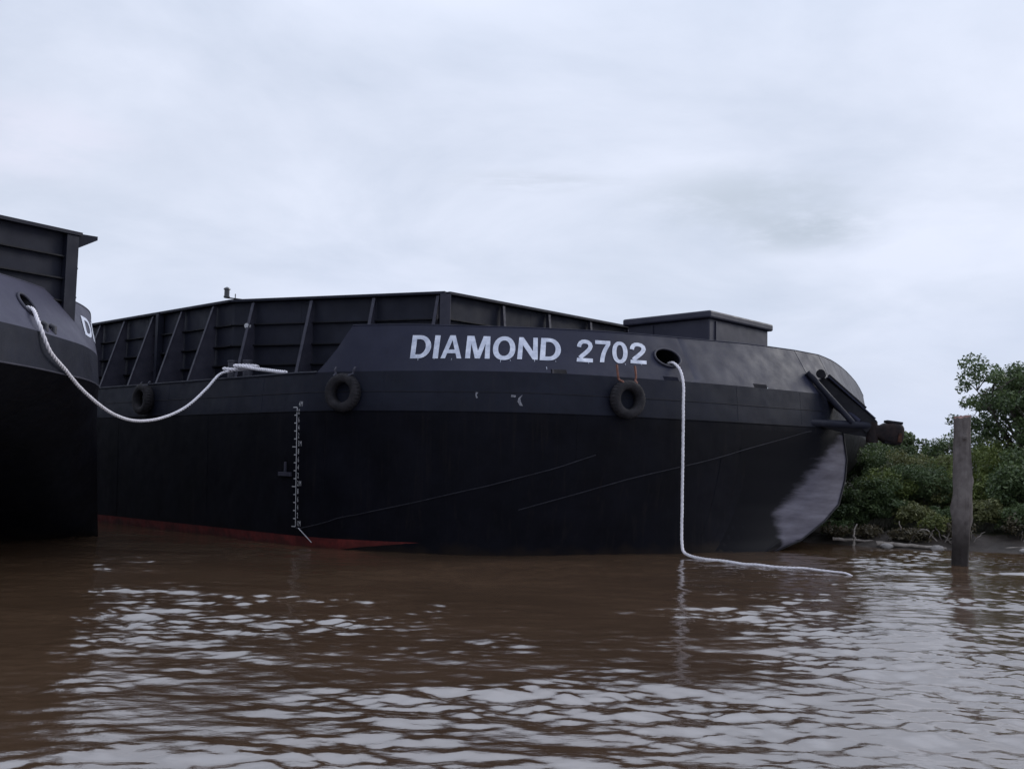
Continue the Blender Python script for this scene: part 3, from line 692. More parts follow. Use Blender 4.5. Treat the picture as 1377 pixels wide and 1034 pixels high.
# lamp on the rail knuckle
lp = P1+Vector((-0.15, -0.1, 6.77))
mb = MB(); mb.beam(lp+Vector((0.45, 0, 0.0)), lp+Vector((-0.12, 0, 0.06)), 0.08, 0.03); mb.tube([lp+Vector((0.2, 0, 0)), lp+Vector((0.2, 0, 0.17))], 0.015, 6)
lb = mb.build('lamp_bracket', DARK, barge)
mb = MB(); c = lp+Vector((-0.05, 0, 0.06)); mb.tube([c, c+Vector((0, 0, 0.04)), c+Vector((0, 0, 0.05)), c+Vector((0, 0, 0.22)), c+Vector((0, 0, 0.23)), c+Vector((0, 0, 0.27)), c+Vector((0, 0, 0.31))], [0.09, 0.09, 0.075, 0.075, 0.10, 0.09, 0.02], 12)
mb.build('navigation_lamp', GLASS, barge, smooth=40)
mb = MB(); c = Vector((-7.62, 28.75, 5.95)); mb.tube([c, c+Vector((-0.05, -0.12, 0))], 0.07, 10); mb.build('work_lamp', DULL, barge, smooth=40)

# deck house behind the bulwark
hA, hB, hC = Vector((5.43, 27.46, 0)), Vector((3.25, 29.65, 0)), Vector((7.86, 30.08, 0)); hD = hB+hC-hA
cen = (hB+hC)/2
mb = MB()
wall = [p+(cen-p)*0.075 for p in (hA, hC, hD, hB)]
mb.prism([p+Vector((0, 0, DECK)) for p in wall], (0, 0, 6.31-DECK))
house = mb.build('deck_house', GREYD, barge, bevel=0.03)
mb = MB(); mb.prism([p+Vector((0, 0, 6.30)) for p in (hA, hC, hD, hB)], (0, 0, 0.21)); mb.build('roof', GREYD, house, bevel=0.05)
for a_, b_, fr in ((wall[0], wall[3], (0.68,)), (wall[0], wall[1], (0.10,))):
    nn = Vector(((b_-a_).y, -(b_-a_).x, 0)).normalized()
    if nn.dot(a_-cen) < 0: nn = -nn
    for f in fr:
        p = a_+(b_-a_)*f+nn*0.012; mb = MB(); mb.box(p+Vector((0, 0, 5.3)), (0.05, 0.05, 1.9), (nn, (b_-a_).normalized(), up3)); mb.build('wall_seam', GREYD, house)

# mooring bitts by the straight part of the deck edge
for c, rr in ((Vector((-7.93, 28.28, DECK)), 0.11), (Vector((-7.42, 28.05, DECK)), 0.13)):
    mb = MB(); mb.tube([c, c+Vector((0, 0, 0.52)), c+Vector((0, 0, 0.53)), c+Vector((0, 0, 0.57)), c+Vector((0, 0, 0.58))], [rr, rr, rr+0.015, rr+0.015, rr*0.7], 16); mb.build('mooring_bitt', PALE, barge, smooth=40)

# A-frame with rusty hinge head on the bow
frame = MB(); frame.tube([(8.30, 28.22, 3.49), (10.30, 28.80, 3.47)], 0.105, 14)
bow_frame = frame.build('bow_frame', COAM, barge, smooth=40)
mb = MB(); mb.tube([(8.42, 28.52, 4.93), (9.70, 28.52, 3.53)], 0.085, 12); mb.build('brace_tube', COAM, bow_frame, smooth=40)
mb = MB(); mb.tube([(9.30, 29.05, 4.2), (9.96, 28.72, 3.56)], 0.085, 12); mb.build('brace_tube', GREY, bow_frame, smooth=40)
mb = MB(); mb.beam((8.86, 29.05, 4.68), (10.34, 28.86, 3.42), 0.34, 0.46); mb.build('beam', DARK, bow_frame, bevel=0.015)
mb = MB(); mb.beam((9.12, 28.94, 4.84), (10.42, 28.84, 3.66), 0.40, 0.035); mb.build('beam_flange', GREY, bow_frame)
mb = MB(); mb.beam((9.25, 29.25, 4.93), (10.30, 29.15, 3.98), 0.10, 0.08); mb.build('rear_bar', DARK, bow_frame)
mb = MB(); mb.tube([(10.25, 30.6, 3.5), (10.42, 28.95, 3.45)], 0.10, 12); mb.build('brace_tube', COAM, bow_frame, smooth=40)
mb = MB(); mb.prism([(8.7, 28.35, 3.40), (10.32, 28.78, 3.36), (10.42, 28.85, 3.12), (9.6, 28.72, 3.22)], (0.02, 0.14, 0)); mb.build('gusset', DARK, bow_frame)
mb = MB(); mb.tube([(8.93, 28.82, 4.92), (8.80, 28.52, 4.90)], 0.13, 16); mb.build('pin_boss', DARK, bow_frame, smooth=40)
mb = MB(); mb.tube([(10.36, 28.85, 3.58), (10.37, 28.85, 2.98)], 0.17, 14); mb.tube([(10.37, 28.85, 3.62), (10.37, 28.85, 3.66)], 0.08, 10)
mb.build('hinge_pin', RUST, bow_frame, smooth=40)
mb = MB()
hx = Vector((0.985, -0.03, -0.12)).normalized(); hz_ = Vector((0.12, 0, 0.985)); hy = hz_.cross(hx)
hc = Vector((10.83, 28.85, 3.26))
sec = [(-0.40, 0.17, 0.19), (-0.26, 0.18, 0.20), (-0.16, 0.22, 0.27), (0.06, 0.24, 0.31), (0.24, 0.24, 0.32), (0.35, 0.22, 0.29), (0.405, 0.16, 0.22)]
rr = []
for u, w, h in sec:
    ringp = []
    for k in range(21):
        a = 2*math.pi*k/20; ca, sa = math.cos(a), math.sin(a)
        e = 0.55
        ringp.append(hc+hx*u+hy*(w*math.copysign(abs(ca)**e, ca))+hz_*(h*math.copysign(abs(sa)**e, sa)))
    rr.append(ringp)
mb.grid(rr); mb.add(rr[-1][:-1], [tuple(range(20))]); mb.add(rr[0][:-1], [tuple(range(20))[::-1]])
head = mb.build('hinge_head', RUST, bow_frame, smooth=40)
for dz in (0.30, -0.30):
    mb = MB(); mb.box(hc+hx*0.12+hz_*(dz+0.03), (0.46, 0.30, 0.07), (hx, hy, hz_)); mb.build('hinge_cheek', DARK, bow_frame, bevel=0.012)
mb = MB(); mb.box(hc+hx*0.27-hy*0.24-hz_*0.10, (0.10, 0.05, 0.26), (hx, hy, hz_)); mb.build('hinge_jaw', RUSTO, bow_frame, bevel=0.01)

# ------------------------------------------------------------------ the second barge at the left
second = empty('cargo_barge', (-12, 20, 0), 'black barge cut by the left edge, only the grey corner of its bow in view', 'barge', 'black cargo barges')
SB = [  # deck x, y, top x, y, top z
    (-19.0, -2.0, -19.6, -1.2, 5.5), (-14.0, 4.6, -15.0, 5.6, 5.5), (-10.6, 10.2, -11.8, 11.2, 5.5), (-9.2, 13.6, -10.5, 14.6, 5.5), (-8.62, 15.6, -9.9, 16.7, 5.5),
    (-8.42, 17.2, -9.68, 18.2, 5.5), (-8.46, 18.6, -9.54, 19.4, 5.5), (-8.57, 20.0, -9.55, 20.9, 5.5), (-9.0, 21.6, -9.72, 22.5, 5.5), (-9.62, 23.1, -10.15, 23.9, 5.5),
    (-10.6, 24.8, -11.0, 25.6, 5.5), (-12.4, 26.6, -12.6, 27.1, 5.5), (-15.0, 28.9, -15.1, 29.2, 5.5)]
def sb(t, v, off=0.0):
    a = interp(SB, t, ())
    x, y, z = lerp(a[0], a[2], v), lerp(a[1], a[3], v), lerp(4.33, a[4], v)
    b, c = interp(SB, min(t+0.02, 11.99), ()), interp(SB, t-0.02, ())
    tx, ty = b[0]-c[0], b[1]-c[1]; l = math.hypot(tx, ty)
    return Vector((x+ty/l*off, y-tx/l*off, z))
KN2 = 3.66
def sbh(t, z):
    p = sb(t, 0.0)
    if z >= KN2: return sb(t, 0, 0.06*(4.33-z)/(4.33-KN2))*1.0+Vector((0, 0, z-4.33))
    q = (KN2-z)/KN2
    far = table([0, 6, 7, 8, 9, 10, 11, 12], [11, 9.5, 7.5, 5.2, 4.5, 3.8, 2.0, 1.0], t)
    sft = far*(q**1.15)
    p = sb(t, 0, 0.06)
    g = min(1, max(0, (t-7)/2))                # the port bilge turns in under the hull
    return Vector((p.x-lerp(0.80, 0.34, g)*sft, p.y+lerp(0.60, 0.94, g)*sft, z))
ts = [0, 0.5, 1, 1.5, 2, 2.5]+[3+0.15*k for k in range(61)]
aft_end = Vector((-15.0-0.737*60, 28.9+0.676*60, 0)); fore_end = Vector((-19.0-0.8*60, -2+0.6*60, 0))
zs = [4.33, 4.1, 3.9, KN2, 3.3, 2.9, 2.5, 2.0, 1.5, 1.0, 0.6, 0.27, 0.1, -0.1, -0.4]
mb = MB(); rws = [[sbh(t, z) for t in ts]+[aft_end+Vector((0, 0, z))] for z in zs]
mb.grid(rws, mif=lambda i, j: 1 if zs[i+1] >= KN2-0.01 else (0 if zs[i] > 0.3 or ts[min(j, len(ts)-1)] < 9 else 0))
mb.build('hull', [HULL, BELT], second, smooth=25)
mb = MB(); mb.add([p-Vector((0, 0, 0.006)) for p in rws[0]]+[fore_end+Vector((0, 0, 4.324))], [tuple(range(len(rws[0])+1))]); mb.build('deck', COAM, second)
HW2 = (5.52, 0.50, 0.18, 0.19)
hb2 = (HW2[0]-0.28, HW2[0]+0.28, 0.24, 0.76)
cols2 = sorted(set(ts+[hb2[0]+0.56*k/6 for k in range(7)]))
plated('bulwark', lambda t, v: sb(min(max(t, 0.03), 11.97), v), [cols2], [0.0, 0.24, 0.5, 0.76, 1.0], [], HW2, hb2, GREY2, second)
mb = MB(); mb.tube([sb(t, 1.0) for t in ts], 0.016, 6); mb.build('cap_bar', GREY2, second)
rim2 = [sb(HW2[0]+HW2[2]*math.cos(2*math.pi*k/32), HW2[1]+HW2[3]*math.sin(2*math.pi*k/32), 0.03) for k in range(33)]
nn2 = (sb(HW2[0], .5, 1)-sb(HW2[0], .5, 0))
mb = MB(); mb.tube(rim2, 0.028, 8, cap=False); mb.build('hawse_rim', RIB, second, smooth=50)
mb = MB(); mb.grid([[p-nn2*d for p in rim2] for d in (0.03, 0.3, 0.75)]); mb.add([p-nn2*0.75 for p in rim2[:-1]], [tuple(range(32))]); mb.build('hawse_pipe', DARK, second, smooth=50)
for ch, a, b_ in (('D', 7.49, 8.10), ('I', 8.20, 8.38), ('A', 8.46, 9.10), ('M', 9.18, 9.86), ('O', 9.94, 10.5)):
    letter(ch, lambda u, w: sb(lerp(a, b_, u)+0.17*(w-0.5), lerp(0.29, 0.72, w), 0.012), second)
for t in (5.63, 5.90):                                # two dark lashing lugs low on the grey plate
    mb = MB(); p = sb(t, 0.10, 0.03); mb.tube([p-Vector((0, 0, 0.06)), p+Vector((0, 0, 0.06)), p+Vector((0, 0, 0.10))-nn2*0.08], 0.05, 8); mb.build('lug', WORN, second, smooth=50)
mb = MB(); mb.tube([sbh(t, KN2) for t in ts], 0.016, 6); mb.build('rubbing_bar', RIB, second)
# its coaming: front wall seen at a slant, its corner post and rail
CA = Vector((-9.16, 20.66, 0)); fdir = Vector((0.565, 0.825, 0)).normalized(); fout = Vector((0.825, -0.565, 0)).normalized()
CB = CA-fdir*17; CC = CA+Vector((-0.80, 0.60, 0))*55
LAP2 = [DECK-0.01, 4.84, 5.30, 5.76, 6.22, TOP]
wall_run(second, CB, CA, 4, fout, TOP, LAP2, COAM, 0.1)
wall_run(second, CA, CC, 8, Vector((0.60, 0.80, 0)), TOP, LAPS, COAM)
mb = MB(); mb.box(CA-fdir*0.14+fout*0.06+Vector((0, 0, 5.50)), (0.26, 0.14, 2.36), (fdir, fout, up3)); mb.build('corner_post', COAM, second)
mb = MB(); mb.prism([CA+fdir*0.0+fout*0.02+Vector((0, 0, TOP+0.06)), CA+fdir*0.42+fout*0.12+Vector((0, 0, TOP+0.06)), CA+fdir*0.42+fout*0.12+Vector((0, 0, TOP-0.02)), CA+fdir*0.02+fout*0.02+Vector((0, 0, TOP-0.26))], -fout*0.24)
mb.build('rail_end', COAM, second)

# ------------------------------------------------------------------ tyre fenders
def tyre_mesh(R0, w):
    b = MB(); prof = []
    for k in range(16):
        a = 2*math.pi*k/16; ca, sa = math.cos(a), math.sin(a)
        prof.append((R0-w*0.46+w*0.46*math.copysign(abs(ca)**0.75, ca), w*0.55*math.copysign(abs(sa)**0.7, sa)))
    rows_ = []
    for j in range(97):
        a = 2*math.pi*j/96
        r_ = []
        for k, (pr, pz) in enumerate(prof+[prof[0]]):
            kk = k % 16
            tread = -0.016 if (kk in (0, 1, 2, 14, 15) and (j+(kk > 7)) % 3 == 0) else 0
            r_.append((math.cos(a)*(pr+tread), math.sin(a)*(pr+tread), pz))
        rows_.append(r_)
    b.grid(rows_); o = b.build('tyre', RUBBER, smooth=40); d = o.data; bpy.data.objects.remove(o); return d
TY = tyre_mesh(0.475, 0.26)
def tyre(p, nrm, label, mat_h, spread, rise):
    t = empty('tyre_fender', p, label, 'tyre', 'tyres hung along the black hull')
    o = bpy.data.objects.new('tyre', TY); COL.objects.link(o); o.parent = t
    o.rotation_euler = nrm.to_track_quat('Z', 'Y').to_euler()
    tx = Vector((-nrm.y, nrm.x, 0)); p = Vector(p)
    for s in (-1, 1):
        a = p+tx*(s*spread*0.75)+Vector((0, 0, 0.30))
        e = p+tx*(s*spread)-nrm*0.10+Vector((0, 0, 4.36-p.z))
        b = MB(); b.tube(crv([a-nrm*0.05, a+nrm*0.10+Vector((0, 0, 0.1)), lerp(a, e, 0.6)+nrm*0.03, e+nrm*0.06, e-nrm*0.0+Vector((0, 0, rise))], 4), 0.028, 6)
        b.build('hanger', mat_h, t, smooth=60)
n1_, n2_ = normal_at(1.846), normal_at(5.956)
tyre(hullp(1.846, 3.80)+n1_*0.13, n1_, 'worn tyre hanging below the slanted start of the grey bulwark', RIB, 0.27, 0.06)
tyre(hullp(5.956, 3.78)+n2_*0.13, n2_, 'tyre hung on two orange rusty lashings under the last white digits', ORANGE, 0.26, 0.26)
x_, y_ = along(7.75)
tyre(Vector((x_, y_, 3.88))+SIDE_N*0.2, SIDE_N, 'dim tyre hanging in the shadow beside the sagging rope', RIB, 0.24, 0.05)

# ------------------------------------------------------------------ ropes of three laid strands
def laid_rope(name, path, r, label, pitch=0.34, fray=None):
    P = crv(path, 12); Q = [P[0]]; acc = 0
    step = r*0.75
    for a, b in zip(P, P[1:]):
        L = (b-a).length; u = step-acc
        while u <= L: Q.append(a+(b-a)*(u/L)); u += step
        acc = (acc+L) % step if L else acc
    b = MB(); frames = []; uv = None
    for i, p in enumerate(Q):
        d = (Q[min(i+1, len(Q)-1)]-Q[max(i-1, 0)]).normalized()
        uv = d.orthogonal().normalized() if uv is None else (uv-d*uv.dot(d)).normalized()
        frames.append((p, uv.copy(), d.cross(uv)))
    taper = [min(1.0, 0.55+1.3*(len(Q)-1-i)/len(Q)) if fray else 1.0 for i in range(len(Q))]
    for s in range(3):
        pts = []
        for i, (p, u, w) in enumerate(frames):
            a = 2*math.pi*(s/3+i*step/pitch)
            pts.append(p+(u*math.cos(a)+w*math.sin(a))*r*0.50*taper[i]+Vector((noise.noise(p*6), noise.noise(p*6+Vector((5, 0, 0))), 0))*r*0.12)
        b.tube(pts, [r*0.56*k for k in taper], 7)
    o = b.build(name, ROPE, smooth=70)
    return tag(o, label, 'rope')
sag = [(-9.75, 18.25, 5.0), (-9.2, 18.32, 4.86), (-8.92, 18.32, 4.84), (-8.72, 18.1, 4.76), (-8.54, 17.85, 4.60), (-8.39, 17.7, 4.40), (-8.29, 17.9, 4.0), (-8.35, 18.7, 3.73), (-8.45, 19.6, 3.47), (-8.54, 20.7, 3.22), (-8.59, 21.6, 3.06), (-8.6, 22.5, 2.97), (-8.56, 23.3, 2.97),
       (-8.47, 24.2, 3.07), (-8.33, 25.1, 3.29), (-8.2, 25.8, 3.58), (-8.1, 26.6, 3.99), (-8.02, 27.2, 4.35), (-7.96, 27.6, 4.5), (-7.81, 27.9, 4.56)]
laid_rope('mooring_rope', sag, 0.035, 'white mooring rope sagging between the two barges')
coil = [(-8.05, 27.86, 4.63), (-7.78, 27.75, 4.60), (-7.55, 27.66, 4.60), (-7.35, 27.62, 4.62), (-7.10, 27.60, 4.66), (-7.0, 27.5, 4.66), (-7.06, 27.36, 4.67), (-7.3, 27.48, 4.69), (-7.58, 27.60, 4.70), (-7.63, 27.52, 4.68), (-7.35, 27.34, 4.65),
        (-6.98, 27.10, 4.58), (-6.5, 26.6, 4.50), (-6.1, 26.15, 4.43), (-5.84, 25.86, 4.39)]
laid_rope('mooring_rope', coil, 0.052, 'white rope end lying looped on the deck edge by the bitts')
hang = [(4.20, 26.30, 4.95), (4.05, 25.95, 4.80), (4.03, 25.72, 4.82), (4.12, 25.48, 4.80), (4.24, 25.24, 4.60), (4.29, 25.06, 4.22), (4.28, 24.98, 3.6), (4.27, 24.93, 2.68), (4.25, 24.86, 1.6), (4.235, 24.80, 0.86), (4.225, 24.72, 0.36), (4.24, 24.58, 0.14),
        (4.34, 24.25, 0.06), (4.60, 23.75, 0.03), (4.98, 23.30, 0.035), (5.3, 22.85, 0.02), (5.55, 22.6, 0.035), (5.85, 22.38, 0.02), (6.15, 22.12, 0.03), (6.4, 21.95, 0.045), (6.62, 21.68, 0.04), (6.85, 21.45, 0.035), (7.05, 21.22, 0.03), (7.2, 21.05, -0.04)]
laid_rope('mooring_rope', hang, 0.037, 'white rope hanging from the hawse hole down onto the water', 0.30, True)

# ------------------------------------------------------------------ the pile
def pile():
    t = empty('mooring_pile', (10.66, 23.9, 0), 'weathered grey timber pile standing alone in the river', 'post')
    b = MB(); rws_ = []
    for i in range(46):
        z = -0.8+4.30*i/45
        cx = 10.655+0.034*z+0.02*math.sin(z*1.6); cy = 23.9+0.015*math.sin(z*2+1)
        r0 = table([-0.8, 0.0, 1.0, 1.35, 1.7, 2.3, 3.0, 3.5], [0.185, 0.185, 0.205, 0.225, 0.205, 0.20, 0.19, 0.185], z)
        row = []
        for k in range(33):
            a = 2*math.pi*(k % 32)/32
            q = Vector((math.cos(a)*1.6, math.sin(a)*1.6, z*0.7))
            r = r0*(1+0.12*noise.noise(q)+0.08*noise.noise(q*3.1)+0.035*noise.noise(Vector((math.cos(a)*9, math.sin(a)*9, z*0.8)))+0.025*math.sin(a*9+z))
            for az, zz, h, wd in ((0.0, 1.98, 0.06, 0.16), (-1.9, 3.02, 0.07, 0.10), (0.2, 1.05, 0.05, 0.14), (2.9, 1.3, 0.05, 0.2)):
                da = (a-az+math.pi) % (2*math.pi)-math.pi
                r += h*math.exp(-(da/0.5)**2-((z-zz)/wd)**2)
            row.append((cx+math.cos(a)*r, cy+math.sin(a)*r, z+(0.05*noise.noise(q*2.0)+0.035*math.cos(a-0.6) if i > 42 else 0)))
        rws_.append(row)
    b.grid(rws_); b.build('pile_shaft', WOOD, t, smooth=60)
    top = rws_[-1][:-1]; b = MB(); c = Vector((sum(p[0] for p in top)/32, sum(p[1] for p in top)/32, 3.52))
    b.add([Vector(p) for p in top]+[c], [(k, (k+1) % 32, 32) for k in range(32)]); b.build('sawn_top', REDWOOD, t)
    b = MB(); b.tube([(10.70, 23.74, 2.98), (10.71, 23.66, 3.0), (10.71, 23.63, 3.0)], [0.065, 0.05, 0.035], 10); b.build('branch_knot', WOOD, t, smooth=60)
pile()

# ------------------------------------------------------------------ vegetation
def leaf_mesh(name, centers, radii, counts, size, mat, parent, flat=0.75, droop=0.2, squash=0.8):
    V = []
    for c, r, k in zip(centers, radii, counts):
        d = RNG.normal(size=(k, 3)); d /= np.linalg.norm(d, axis=1)[:, None]
        rad = r*(0.35+0.65*RNG.random(k)**0.6)
        p = np.array(c)+d*rad[:, None]*np.array([1, 1, squash])
        nrm = RNG.normal(size=(k, 3))*0.65+np.array([0, 0, flat])+d*0.5; nrm /= np.linalg.norm(nrm, axis=1)[:, None]
        ax = np.cross(nrm, RNG.normal(size=(k, 3))); ax /= np.linalg.norm(ax, axis=1)[:, None]
        ax[:, 2] -= droop; sd = np.cross(ax, nrm)
        L = size*(0.6+0.8*RNG.random(k))[:, None]; W = L*0.24
        V.append(np.stack([p-ax*L*0.5, p+sd*W+nrm*L*0.06, p+ax*L*0.5, p-sd*W+nrm*L*0.06], 1))
    V = np.concatenate(V).reshape(-1, 3)
    V -= np.array(origin(parent)) if parent else 0
    nq = len(V)//4
    me = bpy.data.meshes.new(name); me.vertices.add(len(V)); me.vertices.foreach_set('co', V.astype(np.float32).ravel())
    me.loops.add(nq*4); me.loops.foreach_set('vertex_index', np.arange(nq*4, dtype=np.int32))
    me.polygons.add(nq); me.polygons.foreach_set('loop_start', np.arange(0, nq*4, 4, dtype=np.int32)); me.update(calc_edges=True)
    me.materials.append(mat); o = bpy.data.objects.new(name, me); COL.objects.link(o); o.parent = parent
    return o
def tree(name, x, y, z0, h, spread, label, cat, group, mat, seed, leaves=5000, size=0.13, stems=1, lean=(0, 0), crown_lo=0.35, clump=0.42, tips_n=26, thick=0.03, squash=0.8):
    rs = random.Random(seed)
    t = empty(name, (x, y, z0), label, cat, group)
    b = MB(); tips = []
    base = Vector((x, y, z0-0.15))
    for s in range(stems):
        a = rs.uniform(0, 6.28); off = Vector((math.cos(a), math.sin(a), 0))*spread*0.35*(s > 0)
        fork = base+off*0.8+Vector((lean[0]*0.4*h, lean[1]*0.4*h, h*crown_lo*rs.uniform(0.8, 1.1)+0.15))
        pts = crv([base+off*0.4, base+off*0.6+Vector((rs.uniform(-.06, .06), rs.uniform(-.06, .06), (fork.z-base.z)*0.5)), fork], 3)
        r0 = thick*h/math.sqrt(stems)
        b.tube(pts, [lerp(r0, r0*0.7, i/(len(pts)-1)) for i in range(len(pts))], 7)
        for k in range(max(3, tips_n//(stems*4))):
            a = rs.uniform(0, 6.28); rr_ = spread*math.sqrt(rs.random())*0.65; zz = rs.uniform(0.45, 0.85)
            e = Vector((x+lean[0]*h*zz+math.cos(a)*rr_, y+lean[1]*h*zz+math.sin(a)*rr_, z0+h*zz))
            mid = lerp(fork, e, 0.5)+Vector((rs.uniform(-.2, .2), rs.uniform(-.2, .2), rs.uniform(-.05, .2)))*spread*0.4
            b.tube(crv([fork, mid, e], 3), [r0*0.55*(1-0.8*i/6) for i in range(7)], 5)
            for q in range(4):
                a2 = rs.uniform(0, 6.28); e2 = e+Vector((math.cos(a2)*spread*0.35, math.sin(a2)*spread*0.35, rs.uniform(-0.10, 0.18)*h))
                e2.z = min(e2.z, z0+h-clump*spread*0.3)
                b.tube([e, lerp(e, e2, 0.5)+Vector((0, 0, 0.04*h)), e2], [r0*0.14, r0*0.09, r0*0.04], 4)
                tips.append(e2)
    b.build('trunk', BARK, t, smooth=60)
    rad = [clump*spread*rs.uniform(0.55, 1.15) for _ in tips]
    w = [r*r for r in rad]; sw = sum(w)
    leaf_mesh('crown', tips, rad, [max(8, int(leaves*a/sw)) for a in w], size, mat, t, squash=squash)
    return t
G_T, G_S, G_B = 'trees behind the thicket', 'shrubs of the bank thicket', 'low plants along the mud edge'
# trees standing behind
tree('broadleaf_tree', 17.75, 34.0, 0.4, 5.6, 2.75, 'tallest tree, with open airy crown, at the right edge behind the pile', 'tree', G_T, LEAF_DARK, 3, 20000, 0.125, 1, (-0.02, 0), 0.32, 0.165, 100, 0.028)
tree('broadleaf_tree', 20.6, 36.5, 0.6, 5.9, 2.4, 'tree partly cut by the right picture edge', 'tree', G_T, LEAF_DARK, 5, 7000, 0.15, 1, (0, 0), 0.4, 0.30, 52)
tree('broadleaf_tree', 16.75, 39.0, 0.6, 2.95, 1.3, 'dark bushy tree seen just left of the pile top', 'tree', G_T, LEAF_DARK, 8, 4500, 0.13, 1, (0, 0), 0.4, 0.34, 36)
tree('broadleaf_tree', 15.55, 41.5, 0.6, 2.95, 1.15, 'thin tree with sky showing through, midway between bow head and pile', 'tree', G_T, LEAF_DARK, 9, 2500, 0.13, 1, (0, 0), 0.45, 0.30, 30)
tree('broadleaf_tree', 17.0, 44.0, 0.6, 3.1, 1.1, 'slender far tree between the thin tree and the bushy dark one', 'tree', G_T, LEAF_DARK, 12, 2300, 0.14, 1, (0, 0), 0.5, 0.30, 28)
tree('broadleaf_tree', 14.6, 39.6, 0.6, 2.7, 1.05, 'tree rising directly beneath the rusty hinge head', 'tree', G_T, LEAF_DARK, 14, 3200, 0.13, 1, (0, 0), 0.4, 0.32, 30)
tree('broadleaf_tree', 24.5, 40.0, 0.7, 5.2, 2.6, 'tree out beyond the right picture edge', 'tree', G_T, LEAF_DARK, 16, 5000, 0.17, 1, (0, 0), 0.4, 0.3, 40)
for x_b, y_b, h_b, s_b, sd, lb in ((14.75, 41.0, 2.95, 1.0, 321, 'dark tree of the far line, nearest the hinge head on its right'), (15.9, 42.6, 3.25, 1.05, 322, 'dark far tree topping the line halfway to the pile'), (16.35, 40.6, 2.75, 0.95, 323, 'dark far tree a little left of the pile, lower than its neighbours'),
                           (18.1, 42.0, 3.3, 1.2, 324, 'dark far tree hidden partly by the top of the pile'), (14.2, 43.0, 2.9, 1.0, 325, 'dark far tree emerging from behind the bow'), (19.6, 41.0, 3.6, 1.4, 326, 'dark far tree under the tallest tree')):
    tree('broadleaf_tree', x_b, y_b, 0.6, h_b, s_b, lb, 'tree', G_T, LEAF_DARK, sd, 4200, 0.12, 1, (0, 0), 0.4, 0.27, 40)
# thicket: back rows higher
k_ = 0
rows_s = [(36.2, (13.6, 14.9, 16.2, 17.6, 19.1), 2.45, LEAF_MID), (34.0, (12.9, 14.0, 15.2, 16.5), 2.15, LEAF_MID), (32.2, (11.75, 12.7, 13.7, 14.8, 16.2, 17.6), 1.75, LEAF_MID), (30.6, (11.3, 12.2, 13.1, 14.1), 0.95, LEAF_DARK)]
ROW = ['upper row', 'middle row', 'front row', 'foot']
ORD = ['first', 'second', 'third', 'fourth', 'fifth', 'sixth']
for r_i, (yy, xs_, hh, mt_) in enumerate(rows_s):
    for c_i, xx in enumerate(xs_):
        k_ += 1; q = random.Random(100+k_)
        mt_ = [LEAF_MID, LEAF_MID, LEAF_OLIVE, LEAF_DARK][(k_*7+r_i) % 4] if r_i < 3 else [LEAF_DARK, LEAF_OLIVE][k_ % 2]
        tone = {LEAF_MID: 'bright green', LEAF_OLIVE: 'olive green', LEAF_DARK: 'dark green'}[mt_]
        lb = f'{tone} shrub, {ORD[c_i]} from the barge bow in the {ROW[r_i]} of the thicket' if r_i < 3 else f'low {tone} shrub, {ORD[c_i]} from the barge bow at the foot of the thicket'
        tree('mangrove_shrub', xx+q.uniform(-.25, .25), yy+q.uniform(-.35, .35), 0.36, hh*q.uniform(0.78, 1.14), (1.05 if r_i < 3 else 0.72)*q.uniform(0.85, 1.2), lb, 'shrub', G_S,
             mt_, 200+k_, 8000 if r_i < 3 else 4200, 0.088, 3, (0, 0), 0.22 if r_i < 3 else 0.1, 0.34, 52, 0.016, 0.7)
# big shrubs right of the pile
tree('mangrove_shrub', 16.7, 33.3, 0.4, 2.75, 1.25, 'tall green shrub rising behind the pile, under the open tree crown', 'shrub', G_S, LEAF_MID, 311, 9000, 0.10, 3, (0, 0), 0.25, 0.34, 56, 0.016, 0.8)
tree('mangrove_shrub', 18.4, 33.6, 0.4, 3.3, 1.4, 'tall dark shrub filling the gap below the tallest tree', 'shrub', G_S, LEAF_DARK, 312, 9000, 0.11, 3, (0, 0), 0.25, 0.34, 56, 0.016, 0.8)
tree('broadleaf_tree', 13.6, 38.5, 0.6, 2.5, 1.0, 'round tree top showing just right of the bow under the hinge', 'tree', G_T, LEAF_DARK, 313, 4200, 0.11, 1, (0, 0), 0.35, 0.34, 36)
tree('mangrove_shrub', 15.6, 30.4, 0.35, 2.5, 1.25, 'broad dark shrub right of the pile at the water side', 'shrub', G_S, LEAF_DARK, 301, 7500, 0.12, 3, (0, 0), 0.25, 0.40, 44, 0.018)
tree('mangrove_shrub', 17.6, 31.0, 0.4, 2.7, 1.3, 'broad shrub cut by the right picture edge', 'shrub', G_S, LEAF_MID, 302, 7000, 0.12, 3, (0, 0), 0.25, 0.40, 44, 0.018)
for x_b, y_b, sd, lb in ((19.4, 31.6, 331, 'shrub beyond the right picture edge, nearest the pile'), (21.3, 31.0, 332, 'second shrub beyond the right picture edge'), (23.4, 30.0, 333, 'third shrub beyond the right picture edge, farthest from the barge')):
    tree('mangrove_shrub', x_b, y_b, 0.4, 2.5, 1.35, lb, 'shrub', G_S, [LEAF_MID, LEAF_DARK][sd % 2], sd, 5000, 0.12, 3, (0, 0), 0.22, 0.36, 44, 0.018)
tree('mangrove_shrub', 11.2, 31.0, 0.35, 1.5, 0.7, 'dark shrub tucked under the raked bow', 'shrub', G_S, LEAF_DARK, 303, 3800, 0.10, 3, (0, 0), 0.25, 0.42, 30, 0.018)
